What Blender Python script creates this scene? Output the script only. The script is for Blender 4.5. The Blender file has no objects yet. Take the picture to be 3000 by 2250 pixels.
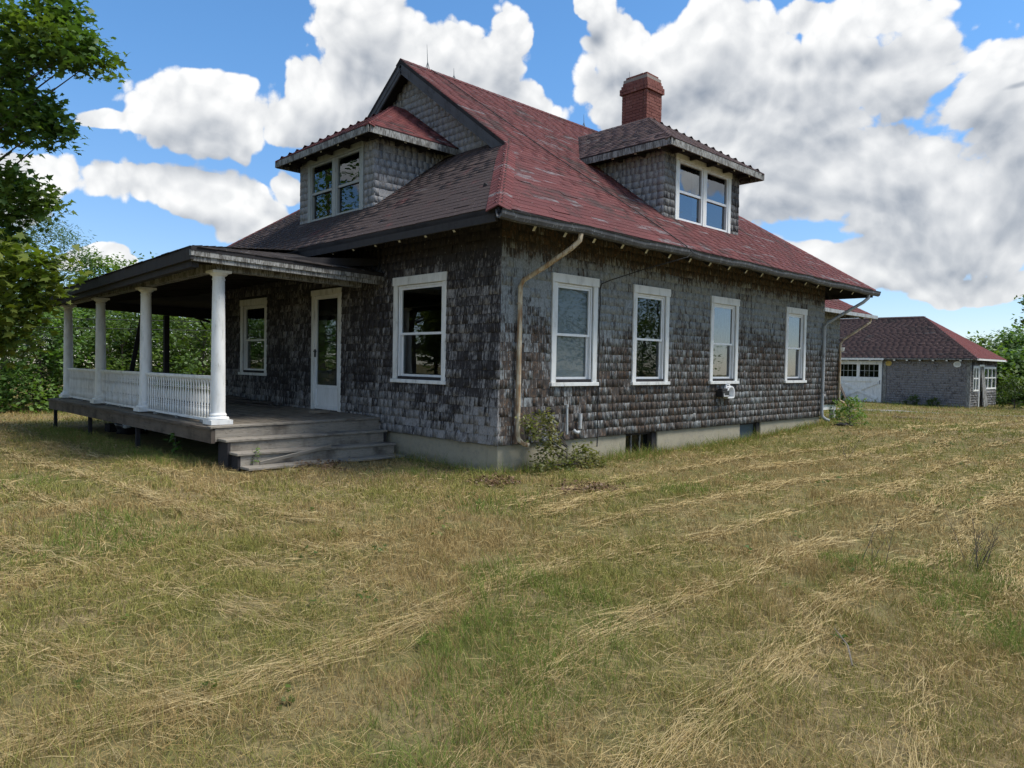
import bpy, bmesh, math, random
import numpy as np
from mathutils import Vector, Matrix
random.seed(7); rng = np.random.default_rng(7)
R = math.radians
scene = bpy.context.scene
COL = scene.collection

# ------------------------------------------------------------------ camera
CAM = Vector((-6.633, -7.098, 0.0))
yaw, pitch, roll = R(45.903), R(-1.609), R(0.9655)
fw = Vector((math.cos(pitch)*math.cos(yaw), math.cos(pitch)*math.sin(yaw), math.sin(pitch)))
rt = Vector((math.sin(yaw), -math.cos(yaw), 0)); up = rt.cross(fw)
r2 = math.cos(roll)*rt + math.sin(roll)*up
u2 = math.cos(roll)*up - math.sin(roll)*rt
cd = bpy.data.cameras.new('camera'); cam = bpy.data.objects.new('camera', cd); COL.objects.link(cam)
M = Matrix.Identity(4)
for i in range(3):
    M[i][0], M[i][1], M[i][2], M[i][3] = r2[i], u2[i], -fw[i], CAM[i]
cam.matrix_world = M
FPX = 2124.24
cd.sensor_width = 36; cd.lens = FPX*36/3000; cd.clip_start = 0.05; cd.clip_end = 4000
scene.camera = cam
def px_dir(x, y):            # photograph pixel (3000 wide) -> world direction
    return (fw + r2*((x-1500)/FPX) - u2*((y-1125)/FPX)).normalized()

# ------------------------------------------------------------------ light and sky
SUN_AZ, SUN_EL = R(-52), R(58)          # azimuth measured from +X towards +Y
sun_vec = Vector((math.cos(SUN_EL)*math.cos(SUN_AZ), math.cos(SUN_EL)*math.sin(SUN_AZ), math.sin(SUN_EL)))
sl = bpy.data.lights.new('sun', 'SUN'); sl.energy = 1.5; sl.angle = R(24); sl.color = (1, .95, .87)
so = bpy.data.objects.new('sun', sl); COL.objects.link(so)
so.rotation_euler = sun_vec.to_track_quat('Z', 'Y').to_euler(); so.location = (0, 0, 30)
scene.view_settings.view_transform = 'Standard'; scene.view_settings.look = 'None'
scene.view_settings.exposure = 1.65; scene.view_settings.gamma = 1
try: scene.view_settings.use_curve_mapping = False
except Exception: pass
scene.cycles.max_bounces = 4; scene.cycles.diffuse_bounces = 2; scene.cycles.glossy_bounces = 3; scene.cycles.transmission_bounces = 2
scene.cycles.transparent_max_bounces = 8; scene.cycles.use_adaptive_sampling = True; scene.cycles.adaptive_threshold = .016
scene.cycles.caustics_reflective = False; scene.cycles.caustics_refractive = False

class NT:
    """small helper to write node trees"""
    def __init__(s, tree): s.t = tree
    def n(s, typ, ins=None, **props):
        nd = s.t.nodes.new(typ)
        for k, v in props.items(): setattr(nd, k, v)
        for k, v in (ins or {}).items():
            sock = nd.inputs[k]
            if isinstance(v, bpy.types.NodeSocket): s.t.links.new(v, sock)
            elif isinstance(v, bpy.types.Node): s.t.links.new(v.outputs[0], sock)
            else: sock.default_value = v
        return nd
    def m(s, op, a, b=0.0, c=0.0, clamp=False):
        nd = s.n('ShaderNodeMath', {0: a, 1: b, 2: c}, operation=op); nd.use_clamp = clamp
        return nd.outputs[0]
    def v(s, op, a, b=(0, 0, 0)):
        nd = s.n('ShaderNodeVectorMath', {0: a, 1: b}, operation=op)
        return nd.outputs['Value'] if op in ('DOT_PRODUCT', 'LENGTH', 'DISTANCE') else nd.outputs[0]
    def mixc(s, f, a, b, blend='MIX'):
        nd = s.n('ShaderNodeMix', data_type='RGBA', blend_type=blend)
        for i, val in ((0, f), (6, a), (7, b)):
            if isinstance(val, bpy.types.NodeSocket): s.t.links.new(val, nd.inputs[i])
            else: nd.inputs[i].default_value = (val if i == 0 else (*val[:3], 1))
        return nd.outputs[2]
    def sstep(s, x, a, b, lo=0.0, hi=1.0):
        nd = s.n('ShaderNodeMapRange', {0: x, 1: a, 2: b, 3: lo, 4: hi}, interpolation_type='SMOOTHSTEP')
        return nd.outputs[0]
    def noise(s, vec, scale, detail=3, rough=.5, dist=0.0):
        nd = s.n('ShaderNodeTexNoise', {'Vector': vec, 'Scale': scale, 'Detail': detail, 'Roughness': rough, 'Distortion': dist})
        return nd.outputs[0]
    def vor(s, vec, scale, feature='F1', out=0):
        nd = s.n('ShaderNodeTexVoronoi', {'Vector': vec, 'Scale': scale}, feature=feature)
        return nd.outputs[out]

# clouds: puffs given by azimuth / elevation (degrees) with angular half sizes, a fair weather cumulus sky
def azel(px, py):
    d = px_dir(px, py); return math.degrees(math.atan2(d.y, d.x)), math.degrees(math.asin(d.z))
K = 1.35624
PUFFS = []          # (az, el, ra, re)
def puff(x, y, rx, ry):
    a, e = azel(x*K, y*K); a2, _ = azel((x+rx)*K, y*K); _, e2 = azel(x*K, (y-ry)*K)
    PUFFS.append((a, e, abs(a2-a), abs(e2-e)))
for b in [(425, 255, 140, 95), (320, 262, 60, 30), (220, 250, 70, 24), (455, 200, 85, 65), (510, 270, 70, 60),
          (690, 225, 130, 95), (640, 262, 110, 62), (800, 85, 110, 120), (840, 180, 140, 130), (980, 150, 150, 140), (1085, 120, 62, 110), (1060, 260, 170, 100),
          (380, 405, 215, 52), (450, 430, 150, 66), (580, 475, 130, 62), (630, 400, 50, 45), (60, 345, 110, 55), (10, 385, 90, 55), (195, 545, 90, 30), (265, 572, 34, 22),
          (1420, 190, 220, 140), (1330, 105, 105, 85), (1560, 130, 190, 140), (1285, 10, 50, 50), (1760, 190, 230, 180), (1960, 140, 180, 130), (1650, 350, 290, 150), (1900, 380, 280, 170),
          (2130, 200, 150, 140), (2200, 340, 160, 200), (2060, 480, 250, 120), (1800, 570, 320, 66), (2080, 605, 260, 45), (1880, 15, 190, 48), (1740, 30, 80, 44), (2330, 150, 130, 170),
          (2185, 95, 60, 12)]:
    puff(*b)
for az, el, ra, re in [(125, 22, 22, 9), (150, 35, 18, 10), (180, 14, 26, 8), (205, 30, 20, 11), (235, 12, 22, 7), (250, 40, 20, 12), (285, 16, 16, 7),
                       (310, 42, 22, 11), (-20, 18, 18, 8), (0, 48, 26, 12), (40, 62, 30, 12), (100, 55, 22, 10), (160, 64, 30, 12), (270, 66, 30, 10)]:
    PUFFS.append((az if az <= 180 else az-360, el, ra, re))
def mk_group(name):
    gr_ = bpy.data.node_groups.new(name, 'ShaderNodeTree')
    gr_.interface.new_socket('Dir', in_out='INPUT', socket_type='NodeSocketVector')
    gr_.interface.new_socket('Density', in_out='OUTPUT', socket_type='NodeSocketFloat')
    g = NT(gr_); return gr_, g, g.n('NodeGroupInput'), g.n('NodeGroupOutput')
g_puff, g, gi, go = mk_group('cloud_puffs')
sx = g.n('ShaderNodeSeparateXYZ', {0: gi.outputs[0]})
az = g.m('MULTIPLY', g.m('ARCTAN2', sx.outputs[1], sx.outputs[0]), 57.2958)
el = g.m('MULTIPLY', g.m('ARCSINE', sx.outputs[2]), 57.2958)
P = g.n('ShaderNodeCombineXYZ', {0: az, 1: el}).outputs[0]
acc = None
for a, e, ra, re in PUFFS:
    q = g.n('ShaderNodeVectorMath', {0: P, 1: (1/ra, 1/re, 0), 2: (-a/ra, -e/re, 0)}, operation='MULTIPLY_ADD').outputs[0]
    f = g.v('LENGTH', q)
    acc = f if acc is None else g.n('ShaderNodeMath', {0: acc, 1: f, 2: .22}, operation='SMOOTH_MIN').outputs[0]
g.t.links.new(g.m('SUBTRACT', 1.0, g.m('MINIMUM', acc, 2.2)), go.inputs[0])
g_det, g, gi, go = mk_group('cloud_detail')
b1 = g.noise(gi.outputs[0], 8, 8, .64)
def vs(sc, sm):
    return g.vor(gi.outputs[0], sc)
bil = g.m('ADD', g.m('MULTIPLY', g.m('SUBTRACT', .34, vs(11.0, .35)), .62), g.m('ADD', g.m('MULTIPLY', g.m('SUBTRACT', .40, vs(25.0, .3)), .46), g.m('MULTIPLY', g.m('SUBTRACT', .40, vs(60.0, .25)), .27)))
g.t.links.new(g.m('ADD', g.m('MULTIPLY', g.m('SUBTRACT', b1, .5), .95), bil), go.inputs[0])

wd = bpy.data.worlds.new('World'); scene.world = wd; wd.use_nodes = True
wt = wd.node_tree; wt.nodes.clear(); w = NT(wt)
tc = w.n('ShaderNodeTexCoord').outputs['Generated']
sky = w.n('ShaderNodeTexSky', sky_type='NISHITA'); sky.sun_disc = False
sky.sun_elevation = SUN_EL; sky.sun_rotation = math.pi/2 - SUN_AZ; sky.altitude = 0; sky.air_density = .9; sky.dust_density = .1; sky.ozone_density = 3.0
def field(vec, gr_):
    nd = w.n('ShaderNodeGroup'); nd.node_tree = gr_; wt.links.new(vec, nd.inputs[0]); return nd.outputs[0]
w1 = w.n('ShaderNodeTexNoise', {'Vector': tc, 'Scale': 4.5, 'Detail': 1.0, 'Roughness': .5})
wv = w.v('SCALE', w.v('SUBTRACT', w1.outputs['Color'], (.5, .5, .5))); wv.node.inputs['Scale'].default_value = .075
dw = w.v('ADD', tc, wv)
n0 = field(dw, g_det); n1 = field(w.v('ADD', dw, (-.008, .003, .016)), g_det)
p0 = field(w.v('NORMALIZE', dw), g_puff); p2_ = field(w.v('NORMALIZE', w.v('ADD', dw, (0, 0, .048))), g_puff)
d0 = w.m('ADD', w.m('ADD', p0, n0), .20)
alpha = w.sstep(d0, .04, .19)
rel = w.m('SUBTRACT', n0, n1)
top = w.sstep(w.m('ADD', p2_, w.m('MULTIPLY', n0, .5)), -.15, .80)        # how much cloud stands above
lit = w.m('ADD', w.m('SUBTRACT', .90, w.m('MULTIPLY', top, .58)), w.m('MULTIPLY', rel, .85))
lit = w.m('ADD', lit, w.m('MULTIPLY', n0, .20), clamp=True)
ccol = w.mixc(lit, (1.6, 1.8, 2.1), (4.9, 4.9, 4.85))
hz_ = w.sstep(w.n('ShaderNodeSeparateXYZ', {0: tc}).outputs[2], -.02, .42)
skyc = w.mixc(1.0, sky.outputs[0], w.mixc(hz_, (.66, .66, .72), (.60, .87, 1.0)), 'MULTIPLY')
final = w.mixc(w.m('MULTIPLY', alpha, .97), skyc, ccol)
bg = w.n('ShaderNodeBackground', {'Color': final, 'Strength': .067})
wo = w.n('ShaderNodeOutputWorld', {'Surface': bg.outputs[0]})
try: wd.cycles.sampling_method = 'MANUAL'; wd.cycles.sample_map_resolution = 512
except Exception: pass

# ------------------------------------------------------------------ helpers
def link(o, parent=None):
    COL.objects.link(o)
    if parent is not None: o.parent = parent
    return o
class MB:
    def __init__(s): s.v = []; s.f = []; s.mi = []; s.r = []
    def add(s, vs, fs, mi=0, rnd=None):
        b = len(s.v); s.v += [tuple(q) for q in vs]
        rr = random.random() if rnd is None else rnd
        for f in fs: s.f.append(tuple(b+i for i in f)); s.mi.append(mi); s.r.append(rr)
    BF = [(0, 3, 2, 1), (4, 5, 6, 7), (0, 1, 5, 4), (1, 2, 6, 5), (2, 3, 7, 6), (3, 0, 4, 7)]
    def hexa(s, p, mi=0, rnd=None): s.add(p, MB.BF, mi, rnd)   # p: 4 bottom (ccw), 4 top
    def box(s, a, b, mi=0, rnd=None):
        x0, x1 = sorted((a[0], b[0])); y0, y1 = sorted((a[1], b[1])); z0, z1 = sorted((a[2], b[2]))
        s.hexa([(x0,y0,z0),(x1,y0,z0),(x1,y1,z0),(x0,y1,z0),(x0,y0,z1),(x1,y0,z1),(x1,y1,z1),(x0,y1,z1)], mi, rnd)
    def beam(s, p, q, wd, ht, mi=0, upv=(0, 0, 1), endmi=None, rnd=None):
        p = Vector(p); q = Vector(q); d = (q-p).normalized(); sd_ = d.cross(Vector(upv)).normalized(); u_ = sd_.cross(d)
        c = [(-1,-1),(1,-1),(1,1),(-1,1)]
        vs = [p+sd_*(a*wd/2)+u_*(b*ht/2) for a, b in c]+[q+sd_*(a*wd/2)+u_*(b*ht/2) for a, b in c]
        fs = [(0,1,5,4),(1,2,6,5),(2,3,7,6),(3,0,4,7)]
        s.add(vs, fs, mi, rnd); b0 = len(s.v)-8
        for f in ((0,3,2,1),(4,5,6,7)):
            s.f.append(tuple(b0+i for i in f)); s.mi.append(mi if endmi is None else endmi); s.r.append(.5)
    def tube(s, pts, rad, n=8, mi=0, cap=True):
        pts = [Vector(p) for p in pts]; b = len(s.v)
        rads = rad if isinstance(rad, (list, tuple)) else [rad]*len(pts)
        ref = Vector((.31, .17, .93)); rr = random.random()
        for i, p in enumerate(pts):
            d = (pts[min(i+1, len(pts)-1)]-pts[max(i-1, 0)]).normalized()
            a = d.cross(ref).normalized(); c = d.cross(a)
            for k in range(n):
                t = 2*math.pi*k/n; s.v.append(tuple(p+(a*math.cos(t)+c*math.sin(t))*rads[i]))
        for i in range(len(pts)-1):
            for k in range(n):
                s.f.append((b+i*n+k, b+i*n+(k+1) % n, b+(i+1)*n+(k+1) % n, b+(i+1)*n+k)); s.mi.append(mi); s.r.append(rr)
        if cap:
            s.f.append(tuple(b+k for k in range(n))[::-1]); s.mi.append(mi); s.r.append(rr)
            s.f.append(tuple(b+(len(pts)-1)*n+k for k in range(n))); s.mi.append(mi); s.r.append(rr)
    def lathe(s, prof, o=(0, 0, 0), n=16, mi=0):
        b = len(s.v)
        for r_, z in prof:
            for k in range(n):
                t = 2*math.pi*k/n; s.v.append((o[0]+r_*math.cos(t), o[1]+r_*math.sin(t), o[2]+z))
        for i in range(len(prof)-1):
            for k in range(n):
                s.f.append((b+i*n+k, b+i*n+(k+1) % n, b+(i+1)*n+(k+1) % n, b+(i+1)*n+k)); s.mi.append(mi); s.r.append(.5)
        s.f.append(tuple(b+k for k in range(n))[::-1]); s.mi.append(mi); s.r.append(.5)
        s.f.append(tuple(b+(len(prof)-1)*n+k for k in range(n))); s.mi.append(mi); s.r.append(.5)
    def mesh(s, name, mats):
        me = bpy.data.meshes.new(name); me.from_pydata(s.v, [], s.f); me.validate(verbose=False)
        for m_ in (mats if isinstance(mats, (list, tuple)) else [mats]): me.materials.append(m_)
        if len(me.polygons) == len(s.mi):
            me.polygons.foreach_set('material_index', s.mi)
            at = me.attributes.new('rnd', 'FLOAT', 'FACE'); at.data.foreach_set('value', s.r)
        me.update(); return me
    def build(s, name, mats, parent=None, bevel=0, smooth=False):
        o = bpy.data.objects.new(name, s.mesh(name, mats)); link(o, parent)
        if bevel:
            md = o.modifiers.new('bevel', 'BEVEL'); md.width = bevel; md.segments = 1; md.limit_method = 'ANGLE'
        if smooth:
            o.data.shade_smooth()
            try: o.data.set_sharp_from_angle(angle=R(40))
            except Exception: pass
        return o
def tag(o, label, cat, group=None):
    o['label'] = label; o['category'] = cat
    if group: o['group'] = group
    return o
def structure(o): o['kind'] = 'structure'; return o
def stuff(o, label=None, cat=None):
    o['kind'] = 'stuff'
    if label: o['label'] = label
    if cat: o['category'] = cat
    return o
def empty(name, loc=(0, 0, 0)):
    o = bpy.data.objects.new(name, None); o.location = loc; o.empty_display_size = .1; return link(o)

# ------------------------------------------------------------------ materials
def mat(name, fn, rough=.8, spec=.25, bump=None):
    m_ = bpy.data.materials.new(name); m_.use_nodes = True; t = m_.node_tree; t.nodes.clear(); n = NT(t)
    pos = n.n('ShaderNodeNewGeometry').outputs['Position']
    res = fn(n, pos)
    colr, hgt = res if isinstance(res, tuple) and not isinstance(res[0], float) else (res, None)
    b = n.n('ShaderNodeBsdfPrincipled', {'Roughness': rough, 'Specular IOR Level': spec})
    if isinstance(colr, bpy.types.NodeSocket): t.links.new(colr, b.inputs['Base Color'])
    else: b.inputs['Base Color'].default_value = (*colr[:3], 1)
    if hgt is not None:
        bp = n.n('ShaderNodeBump', {'Height': hgt, 'Strength': .6, 'Distance': bump or .004}); t.links.new(bp.outputs[0], b.inputs['Normal'])
    n.n('ShaderNodeOutputMaterial', {'Surface': b.outputs[0]})
    return m_
def rnd(n, k=1.0):
    a = n.n('ShaderNodeAttribute', attribute_name='rnd').outputs['Fac']
    o = n.n('ShaderNodeObjectInfo').outputs['Random']
    return n.m('FRACT', n.m('MULTIPLY', n.m('ADD', a, o), 7.31*k))
def shingle_fn(pale, dark, brown, orange, pale_amt, brown_amt, pale_z=None):
    def fn(n, pos):
        r0 = rnd(n); r1 = rnd(n, 3.7)
        off = n.n('ShaderNodeCombineXYZ', {0: n.m('MULTIPLY', r0, 9.0), 1: 0.0, 2: n.m('MULTIPLY', r1, 5.0)}).outputs[0]
        p2 = n.v('ADD', pos, off)
        streak = n.noise(n.v('MULTIPLY', p2, (62, 62, 4.5)), 1.0, 5, .62)
        blot = n.noise(n.v('MULTIPLY', p2, (15, 15, 9)), 1.0, 4, .65)
        big = n.noise(pos, .85, 3, .55)
        fine = n.noise(n.v('MULTIPLY', pos, (120, 120, 30)), 1.0, 3, .6)
        sz = n.n('ShaderNodeSeparateXYZ', {0: pos}).outputs[2]
        f = n.m('ADD', n.m('MULTIPLY', streak, 1.05), n.m('MULTIPLY', blot, .75))
        f = n.m('ADD', n.m('MULTIPLY', f, 1.1), n.m('MULTIPLY', big, .50)); f = n.m('ADD', f, n.m('ADD', .14, n.m('MULTIPLY', r0, .24)))
        if pale_z: f = n.m('ADD', n.m('ADD', f, n.sstep(sz, pale_z[0], pale_z[1], 0.0, pale_z[2])), n.sstep(n.m('ADD', sz, n.m('MULTIPLY', big, .5)), 1.62, 2.0, 0.0, -.42))  # darkens towards the eave: eave shade put in the colour, plus less bleached shingles
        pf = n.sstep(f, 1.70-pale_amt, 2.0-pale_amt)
        c = n.mixc(n.sstep(streak, .35, .7), dark, tuple(q*1.9 for q in dark))
        bm = n.m('MULTIPLY', n.sstep(blot, .42, .60), n.sstep(n.m('ADD', big, n.m('MULTIPLY', r1, .4)), .75-brown_amt, 1.0-brown_amt))
        c = n.mixc(n.m('MULTIPLY', bm, .8), c, brown)
        om = n.m('MULTIPLY', bm, n.sstep(n.noise(pos, 60, 3, .7), .57, .66))
        c = n.mixc(om, c, orange)
        c = n.mixc(pf, c, pale)
        c = n.mixc(n.sstep(fine, .3, .75, .0, .55), c, tuple(q*.6 for q in dark))
        spots = n.m('MULTIPLY', n.sstep(n.noise(pos, 30, 2, .5), .66, .72), n.sstep(streak, .45, .6))
        c = n.mixc(n.m('MULTIPLY', spots, .65), c, tuple(min(1, q*1.25) for q in pale))
        return c, streak
    return fn
MAT = {}
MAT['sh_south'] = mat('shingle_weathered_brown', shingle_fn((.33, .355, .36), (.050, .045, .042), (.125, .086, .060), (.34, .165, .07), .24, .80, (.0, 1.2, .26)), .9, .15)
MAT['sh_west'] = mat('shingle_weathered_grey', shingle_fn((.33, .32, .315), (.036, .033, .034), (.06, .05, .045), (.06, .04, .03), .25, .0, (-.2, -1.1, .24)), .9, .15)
MAT['sh_up'] = mat('shingle_weathered_silver', shingle_fn((.36, .36, .365), (.058, .054, .057), (.07, .06, .058), (.08, .07, .06), .62, .0), .9, .15)
MAT['sh_gar'] = mat('shingle_weathered_mauve', shingle_fn((.30, .295, .31), (.075, .070, .078), (.09, .08, .08), (.09, .08, .08), .50, .0), .9, .15)

def roof_fn(c1, c2, grey, grey_amt, dark, dark_amt, axis=(1, 1), redzone=None):
    def fn(n, pos):
        r0 = rnd(n); r1 = rnd(n, 5.3)
        s3 = n.n('ShaderNodeSeparateXYZ', {0: pos})
        st = n.noise(n.v('MULTIPLY', pos, (axis[0], axis[1], 7.5)), 1.0, 5, .62)
        bl = n.noise(pos, .55, 3, .55); fine = n.noise(pos, 90, 3, .7)
        c = n.mixc(r0, c1, c2)
        c = n.mixc(n.sstep(bl, .3, .7, 0, .5), c, tuple(q*.72 for q in c1))
        dm = n.sstep(n.m('ADD', n.m('MULTIPLY', n.noise(pos, 1.1, 5, .65), 1.0), n.m('MULTIPLY', r1, .12)), .70-dark_amt, .86-dark_amt)
        if redzone:
            dm = n.m('MULTIPLY', dm, n.sstep(s3.outputs[redzone[0]], redzone[1], redzone[2], 1.0, redzone[3]))
        c = n.mixc(n.m('MULTIPLY', dm, .92), c, dark)
        gm = n.sstep(n.m('ADD', st, n.m('MULTIPLY', r1, .13)), .72-grey_amt, .745-grey_amt)
        gm = n.m('MULTIPLY', gm, n.sstep(n.noise(pos, 14, 4, .7), .30, .60))
        c = n.mixc(n.m('MULTIPLY', gm, .85), c, grey)
        c = n.mixc(n.sstep(fine, .35, .7, 0, .30), c, tuple(q*.4 for q in c1))
        c = n.mixc(n.m('MULTIPLY', n.sstep(n.noise(pos, 35, 2, .5), .70, .74), .6), c, (.42, .36, .33))
        return c, fine
    return fn
MAT['rf_red'] = mat('asphalt_shingle_red', roof_fn((.150, .054, .052), (.112, .044, .043), (.195, .185, .19), .060, (.06, .043, .04), .12, (.55, .0)), .92, .15)
MAT['rf_west'] = mat('asphalt_shingle_mossy', roof_fn((.13, .052, .050), (.088, .042, .041), (.16, .15, .15), .0, (.058, .050, .047), .37, (.0, .6)), .95, .12)
MAT['rf_hipcap'] = mat('asphalt_hip_cap', roof_fn((.165, .055, .053), (.115, .042, .041), (.2, .2, .2), .0, (.06, .04, .04), .05), .92, .15)
MAT['rf_brown'] = mat('asphalt_shingle_brown', roof_fn((.098, .066, .064), (.078, .056, .055), (.2, .2, .2), .0, (.05, .042, .04), .12), .92, .15)
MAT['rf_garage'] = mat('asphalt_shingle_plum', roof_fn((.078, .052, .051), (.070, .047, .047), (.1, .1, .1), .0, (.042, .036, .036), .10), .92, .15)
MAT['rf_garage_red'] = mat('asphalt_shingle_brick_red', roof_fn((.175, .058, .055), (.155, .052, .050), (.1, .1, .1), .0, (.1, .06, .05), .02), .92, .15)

def paint_fn(white, stain, wear, amt):
    def fn(n, pos):
        s = n.noise(n.v('MULTIPLY', pos, (9, 9, 3)), 1.0, 5, .65); f = n.noise(n.v('MULTIPLY', pos, (60, 60, 9)), 1.0, 4, .6)
        c = n.mixc(n.sstep(s, .42, .75), white, stain)
        c = n.mixc(n.m('MULTIPLY', n.sstep(n.m('ADD', f, n.m('MULTIPLY', s, .5)), .98-amt, 1.05-amt), .8), c, wear)
        return c, f
    return fn
MAT['white'] = mat('white_paint_weathered', paint_fn((.76, .765, .74), (.58, .58, .55), (.33, .31, .28), .065), .55, .3, .0015)
MAT['vinyl'] = mat('white_vinyl', paint_fn((.78, .79, .79), (.68, .69, .68), (.5, .5, .48), .02), .4, .4, .001)
MAT['greypaint'] = mat('grey_peeling_paint', paint_fn((.30, .30, .285), (.20, .20, .19), (.07, .063, .055), .26), .8, .2, .002)
MAT['gutter'] = mat('old_gutter', paint_fn((.20, .205, .205), (.10, .10, .10), (.035, .033, .033), .38), .6, .35, .002)
MAT['darktrim'] = mat('dark_weathered_trim', paint_fn((.040, .038, .039), (.028, .026, .027), (.10, .095, .09), .02), .85, .2, .003)
MAT['gabletrim'] = mat('slate_grey_trim', paint_fn((.085, .088, .098), (.065, .066, .073), (.03, .03, .03), .12), .8, .2, .003)
MAT['pvc'] = mat('pvc_pipe', paint_fn((.45, .47, .475), (.36, .37, .36), (.4, .36, .25), .1), .4, .4, .0005)
def wood_fn(c1, c2, c3, ax):
    sc = {'x': (2.2, 45, 45), 'y': (45, 2.2, 45), 'z': (45, 45, 2.2)}[ax]
    def fn(n, pos):
        r0 = rnd(n)
        p2 = n.v('ADD', pos, n.n('ShaderNodeCombineXYZ', {0: n.m('MULTIPLY', r0, 3.0), 1: n.m('MULTIPLY', r0, 5.0), 2: n.m('MULTIPLY', r0, 2.0)}).outputs[0])
        g_ = n.noise(n.v('MULTIPLY', p2, sc), 1.0, 5, .6, .8); s = n.noise(p2, 2.2, 4, .6)
        c = n.mixc(g_, c1, c2); c = n.mixc(n.sstep(s, .45, .72), c, c3); c = n.mixc(n.m('MULTIPLY', r0, .3), c, c3)
        k = n.sstep(n.noise(n.v('MULTIPLY', p2, tuple(q*1.7 for q in sc)), 1.0, 3, .6), .62, .70)
        c = n.mixc(n.m('MULTIPLY', k, .7), c, tuple(q*.35 for q in c3))
        return c, g_
    return fn
MAT['deck'] = mat('deck_wood_grey', wood_fn((.16, .137, .106), (.30, .262, .208), (.105, .09, .072), 'y'), .85, .2, .004)
MAT['step'] = mat('step_wood_silver', wood_fn((.15, .13, .105), (.44, .40, .335), (.09, .076, .062), 'x'), .85, .2, .006)
MAT['joist'] = mat('porch_rim_wood', wood_fn((.085, .068, .054), (.17, .142, .115), (.055, .045, .038), 'y'), .85, .2, .004)
MAT['darkwood'] = mat('dark_framing_wood', wood_fn((.026, .024, .026), (.052, .049, .050), (.02, .019, .02), 'x'), .9, .15, .003)
MAT['plank'] = mat('loose_plank_wood', wood_fn((.06, .05, .045), (.12, .105, .09), (.045, .04, .037), 'y'), .9, .15, .003)
MAT['doorwood'] = mat('inner_door_wood', wood_fn((.028, .018, .013), (.05, .032, .022), (.02, .014, .012), 'z'), .5, .3, .001)
MAT['shutter'] = mat('teal_grey_board', paint_fn((.085, .115, .128), (.065, .088, .098), (.13, .15, .155), .08), .7, .25, .002)
def conc_fn(n, pos):
    a = n.noise(pos, 1.6, 6, .65); b = n.noise(pos, 14, 5, .7)
    sz = n.n('ShaderNodeSeparateXYZ', {0: pos}).outputs[2]
    c = n.mixc(a, (.26, .235, .17), (.40, .365, .275)); c = n.mixc(n.sstep(b, .45, .75, 0, .5), c, (.19, .185, .165))
    st = n.noise(n.v('MULTIPLY', pos, (3, 3, 14)), 1, 4, .6)
    c = n.mixc(n.m('MULTIPLY', n.sstep(n.m('ADD', sz, n.m('MULTIPLY', a, .25)), -1.40, -1.16, 1.0, 0.0), n.sstep(st, .3, .65)), c, (.15, .15, .105))
    return c, b
MAT['concrete'] = mat('foundation_concrete', conc_fn, .95, .15, .01)
def brick_fn(n, pos):
    r0 = rnd(n); c = n.mixc(r0, (.165, .062, .052), (.225, .095, .078)); b = n.noise(pos, 22, 5, .7)
    c = n.mixc(n.sstep(b, .45, .75, 0, .7), c, (.10, .045, .04)); c = n.mixc(n.m('MULTIPLY', n.sstep(n.noise(pos, 9, 3, .6), .62, .72), .35), c, (.34, .26, .23))
    return c, b
MAT['brick'] = mat('red_brick', brick_fn, .92, .15, .004)
MAT['mortar'] = mat('mortar', lambda n, p: n.mixc(n.noise(p, 20, 4, .6), (.22, .18, .16), (.33, .29, .26)), .95, .1)
MAT['metal'] = mat('dark_metal', lambda n, p: (.02, .02, .022), .4, .5)
MAT['rodmetal'] = mat('rod_metal', lambda n, p: (.16, .18, .18), .5, .5)
def rust_fn(n, pos):
    a = n.noise(n.v('MULTIPLY', pos, (25, 25, 2.5)), 1, 5, .65); b = n.noise(pos, 5, 4, .6)
    c = n.mixc(n.sstep(b, .40, .62), (.58, .51, .38), (.42, .34, .22))
    c = n.mixc(n.m('MULTIPLY', n.sstep(a, .46, .62), .85), c, (.25, .125, .05)); return c, a
MAT['rust'] = mat('rusty_downspout', rust_fn, .6, .35, .002)
MAT['spout'] = mat('grey_downspout', paint_fn((.36, .38, .39), (.24, .25, .25), (.12, .10, .08), .15), .5, .4, .001)
MAT['interior'] = mat('interior_plaster', lambda n, p: (.10, .10, .10), .9, .1)
MAT['blind'] = mat('grey_window_shade', lambda n, p: n.mixc(n.noise(p, 3, 3, .5), (.17, .20, .215), (.22, .25, .262)), .8, .2)
MAT['curtain'] = mat('pale_curtain', lambda n, p: n.mixc(n.noise(n.v('MULTIPLY', p, (22, 22, .6)), 1, 3, .5), (.36, .39, .42), (.62, .64, .65)), .8, .2)
MAT['redpaint'] = mat('red_plastic', lambda n, p: (.33, .035, .03), .5, .3)
MAT['wire'] = mat('old_cable', lambda n, p: (.03, .03, .03), .7, .3)
MAT['yellowsign'] = mat('yellow_enamel', lambda n, p: n.mixc(n.sstep(n.noise(p, 9, 4, .6), .45, .65), (.55, .42, .12), (.40, .28, .10)), .5, .3)
MAT['whitesign'] = mat('white_enamel', lambda n, p: (.72, .74, .72), .4, .4)
MAT['signink'] = mat('grey_sign_lettering', lambda n, p: (.32, .35, .34), .5, .3)
MAT['signink2'] = mat('brown_sign_lettering', lambda n, p: (.62, .38, .06), .5, .3)
MAT['bagwhite'] = mat('white_plastic_bag', lambda n, p: n.mixc(n.noise(p, 9, 2, .5), (.62, .68, .74), (.35, .40, .48)), .35, .5)
MAT['bag_dark_inside'] = mat('black_plastic_and_dark_inside', lambda n, p: (.012, .012, .016), .3, .5)
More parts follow.
